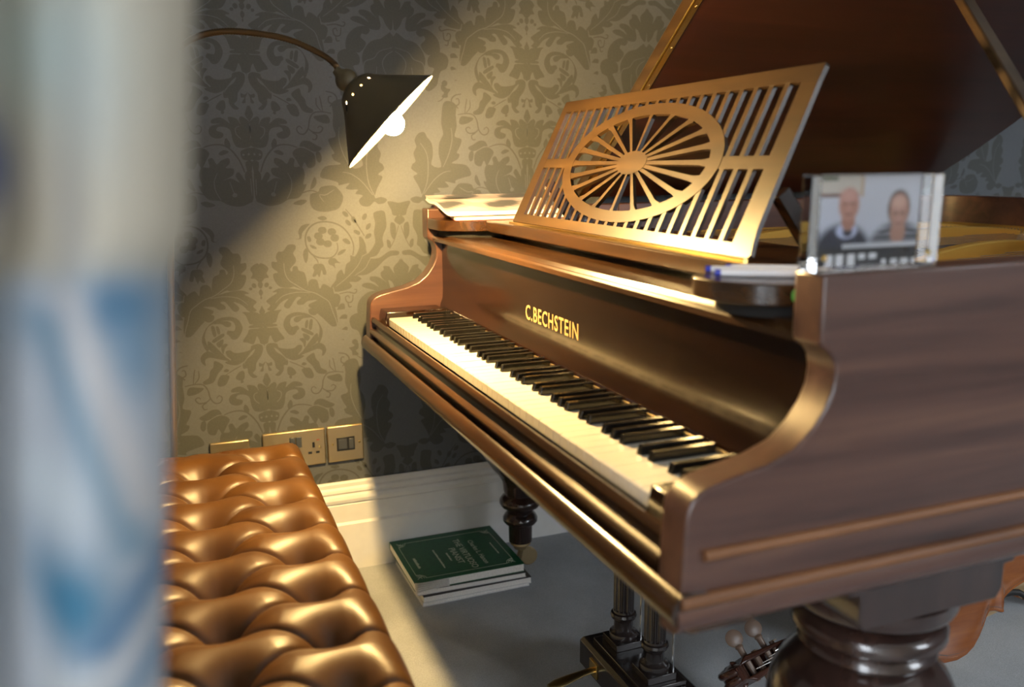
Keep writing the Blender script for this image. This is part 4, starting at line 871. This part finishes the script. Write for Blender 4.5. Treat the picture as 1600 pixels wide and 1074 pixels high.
st = MB().sphere((0,0,0), .0085, 16, 8, (1,1,.12))
st_o = st.build('round_sticker', mat('green_sticker', (.10,.42,.05), .5), None, smooth=60)
st_o.location = (.0296,.151,.927); st_o.rotation_euler = (0, PI/2, -.16)
tag(st_o, 'small round green sticker on the treble candle shelf edge', 'sticker')

# ------------------------------------------------------------------ cello lying under the piano
TH = math.radians(45)
CN = Vector((math.sin(TH),0,math.cos(TH))); CW = Vector((-math.cos(TH),0,math.sin(TH))); CA = Vector((-.16,.97,.12)).normalized()
CW = CA.cross(CN); CW = CW if CW.x < 0 else -CW
cel = thing('cello', (-.45,1.2,FZ), 'orange-brown varnished cello lying on its side under the piano', 'cello')
C0 = Vector((-.437,.424,.138))                      # tip of the scroll, on the string plane side
def cp_(a, w_, n_): return C0 + CA*a + CW*w_ + CN*n_
half = [(.0,.035),(.004,.10),(.03,.150),(.09,.172),(.15,.168),(.21,.145),(.25,.128),(.275,.140),(.285,.143),(.30,.125),(.35,.116),(.42,.118),(.47,.132),(.485,.155),(.50,.158),(.51,.165),(.56,.195),(.62,.212),(.68,.205),(.72,.165),(.745,.09),(.752,.0)]
A0 = .430
outl = [(A0+a, w_) for a, w_ in half] + [(A0+a, -w_) for a, w_ in reversed(half[:-1])]
outl = catmull(outl, 2)
def cpl(p, q, a): return tuple(cp_(p, q, a))
def arch(name, n0, s, m_):
    m = MB(); n = len(outl); cxy = A0+.38; vs = []; fs = []; rings = [1.0,.97,.9,.75,.5,.25,.0]
    hgt = [0,.0,.006,.013,.019,.022,.023]
    for r, h in zip(rings, hgt):
        for (a, w_) in outl: vs.append(cp_(cxy+(a-cxy)*r, w_*r, n0+s*h))
    for (a, w_) in outl: vs.append(cp_(a, w_, n0-s*.004))
    for i in range(len(rings)-1):
        for k in range(n): fs.append((i*n+k, i*n+(k+1) % n, (i+1)*n+(k+1) % n, (i+1)*n+k))
    b = len(rings)*n
    for k in range(n): fs.append((k, b+k, b+(k+1) % n, (k+1) % n))
    return m.add(vs, fs).build(name, m_, cel, smooth=50)
arch('top_plate', -.02, 1, W_CELLO); arch('back_plate', -.135, -1, W_CELLO)
inn = [(A0+.38+(a-A0-.38)*.975, w_*.97) for a, w_ in outl]
MB().prism(inn, cpl, -.135, -.02).build('ribs', W_SPRUCE, cel, smooth=40)
ed = [p for p in outl if p[1] < -.08 and p[0] < A0+.62]
RUB = mat('scuffed_rubber', (.010,.010,.010), .5)
for i in range(0, len(ed)-7, 7):
    MB().tube([cp_(q[0],q[1]-.001,-.120) for q in ed[i:i+7]], .009, 8).build('edge_guard', RUB, cel, smooth=60)
pf = [(A0+.38+(a-A0-.38)*.955, w_*.945) for a, w_ in outl]
MB().tube([cp_(a, w_, -.0195) for a, w_ in pf] + [cp_(pf[0][0],pf[0][1],-.0195)], .0016, 5).build('purfling', mat('ebony_inlay', (.01,.008,.006), .5), cel)
NK = MB(); NK.prism([(.14,-.014),(.47,-.022),(.47,.022),(.14,.014)], cpl, -.016, .010).build('neck', W_SCROLL, cel, bevel=.005)
MB().prism([(.14,-.012),(.66,-.030),(.66,.030),(.14,.012)], cpl, .010, .020).build('fingerboard', EBONY, cel, bevel=.003)
for s in (-1, 1): MB().prism([(.035,s*.012),(.055,s*.024),(.150,s*.017),(.160,s*.016),(.160,s*.011),(.06,s*.012)], cpl, -.034, .012).build('pegbox_cheek', W_SCROLL, cel, bevel=.003)
MB().prism([(.05,-.014),(.16,-.013),(.16,.013),(.05,.014)], cpl, -.036, -.026).build('pegbox_floor', W_SCROLL, cel, bevel=.003)
for s in (-1, 1):
    sp = [cp_(.030+ (.030-.0036*k/2)*math.cos(k*.42+1.9), s*(.006+.0012*k), -.012+(.030-.0036*k/2)*math.sin(k*.42+1.9)) for k in range(15)]
    MB().tube(sp, [.0085-.00028*k for k in range(15)], 8).build('scroll', W_SCROLL, cel, smooth=60)
MB().lathe([(0,-.022),(.009,-.022),(.024,-.012),(.024,.012),(.009,.022),(0,.022)], cp_(.030,0,-.012), 20, CW).build('scroll_eye', W_SCROLL, cel, smooth=40)
PN = Vector((.78,-.55,.3))
for (a, s) in ((.072,1),(.122,1),(.095,-1),(.142,-1)):
    c = cp_(a, s*.02, -.014); ax = CW*s
    PG = MB(); PG.lathe([(0,-.045),(.005,-.045),(.0065,.018),(.0085,.021),(.0065,.025),(0,.025)], c, 12, ax)
    PG.lathe([(0,-.0035),(.013,-.0035),(.0165,-.002),(.0165,.002),(.013,.0035),(0,.0035)], c+ax*.039, 20, PN - CW*PN.dot(CW))
    PG.build('tuning_peg', mat('peg_boxwood', (.16,.105,.075), .35), cel, smooth=40)
for (a, s) in ((.097,1),(.146,1)): MB().lathe([(0,0),(.0045,0),(.0045,.0012),(0,.0014)], cp_(a, s*.0225, -.008), 12, CW*s).build('peg_bush', W_SPRUCE, cel)
for k, w_ in enumerate((-.009,-.003,.003,.009)):
    MB().tube([cp_(.075+.02*k, w_*.6, -.008), cp_(.160, w_, .013), cp_(.60, w_*1.5, .030), cp_(A0+.44, w_*2.6, .085), cp_(A0+.55, w_*2.2, .045)], .0008, 5).build('cello_string', STEEL, cel)
MB().prism([(-.044,-.001),(-.040,.02),(-.028,.05),(-.022,.085),(.022,.085),(.028,.05),(.040,.02),(.044,-.001),(.02,.014),(-.02,.014)], lambda p,q,a: tuple(cp_(A0+.44+a, p, q)), -.005, .005).build('bridge', W_SPRUCE, cel, bevel=.001)
MB().prism([(A0+.55,-.014),(A0+.75,-.024),(A0+.75,.024),(A0+.55,.014)], cpl, .030, .042).build('tailpiece', EBONY, cel, bevel=.004)

# ------------------------------------------------------------------ curtain beside the camera
CX = .468
ny2, nz2 = 60, 90
Z0, Z1 = FZ+.01, 2.35
def cur(u, z):
    edge = -.4437 - .0054*(1.1052-z)/.058 - .0058*(1-sm(1.030, 1.046, z)) if z > 1.046 else -.4491 - .0072*(1-sm(1.030,1.046,z)) - .0130*max(0, 1.030-z)/.132
    y = edge - .76*u  # unseen width, lengthened to the front wall to block front-window daylight
    x = CX + .020*math.sin(u*66+.6) * min(1, u*22) + .006*math.sin(u*150+2)*min(1,u*15) - .01*math.exp(-u*75)
    return (x + .004*math.sin(z*3+u*9), y, z)
zs = [Z0+(.80-Z0)*j/12 for j in range(12)] + [.80+.40*j/90 for j in range(91)] + [1.20+(Z1-1.20)*j/14 for j in range(1,15)]
us = [(k/190)**1.5 for k in range(191)]
vs = [cur(u, z) for u in us for z in zs]; W = len(zs)
fs = [(i*W+j, (i+1)*W+j, (i+1)*W+j+1, i*W+j+1) for i in range(len(us)-1) for j in range(W-1)]
ct = MB().add(vs, fs).build('curtain', None, None, smooth=80, weld=False)
CM = attr_mat('printed_linen', .85, .2); ct.data.materials.append(CM)
def curprint(co):
    X = (co.y+.505)/.054*300; Y = (1.114-co.z)/.2226*1074
    X, Y = X % 640 if X < -40 else X, Y
    if Y < -200 or Y > 1250: Y = (Y+200) % 1450 - 200
    c = [.50,.45,.36]
    def mix(k, d):
        k = max(0, min(1, k))
        k *= 1.0
        for i in range(3): c[i] = c[i]*(1-k)+d[i]*k
    g = lambda cx, cy, rx, ry: math.exp(-((X-cx)/rx)**2-((Y-cy)/ry)**2)
    band = lambda x0,y0,x1,y1,wd: math.exp(-(((X-x0)*(y1-y0)-(Y-y0)*(x1-x0))/math.hypot(x1-x0,y1-y0)/wd)**2) * (1 if min(y0,y1)-20 < Y < max(y0,y1)+20 else 0)
    mix(g(110,60,120,110)*.8, (.42,.50,.48)); mix(g(170,150,55,120)*.5, (.40,.44,.44)); mix(g(120,330,30,130)*.45, (.38,.37,.37)); mix(g(-5,225,38,75), (.06,.10,.24))
    mix(sm(380,430,Y)*.85, (.46,.50,.56))
    mix(g(180,440,85,55)*1.1, (.09,.19,.30)); mix(g(200,520,50,80)*.8, (.14,.26,.38)); mix(g(20,470,45,60)*.6, (.25,.34,.42))
    mix(band(60,480,170,830,34)*.75, (.13,.24,.33)); mix(band(110,420,190,760,26)*.55, (.60,.54,.50))
    mix(g(55,900,85,90)*1.1, (.06,.19,.30)); mix(band(250,830,120,960,32)*.9, (.08,.18,.31)); mix(band(250,960,120,1074,30)*.85, (.10,.22,.36)); mix(band(250,900,120,1030,22)*.7, (.55,.54,.54))
    mix(g(30,730,70,60)*.8, (.55,.60,.62)); mix(g(40,1060,70,40)*.8, (.55,.56,.55))
    return [q*.68 for q in c]
set_print(ct.data, curprint)
sd = ct.modifiers.new('cloth', 'SOLIDIFY'); sd.thickness = .002
tag(ct, 'cream and blue patterned curtain hanging close at the left edge', 'curtain')

# ------------------------------------------------------------------ lower everything onto the floor plane, tidy
for o in list(COL.objects):
    if o.parent is None and o.name != 'camera' and not o.name.startswith('camera'):
        o.location.z -= FZ
    if '_og' in o: del o['_og']
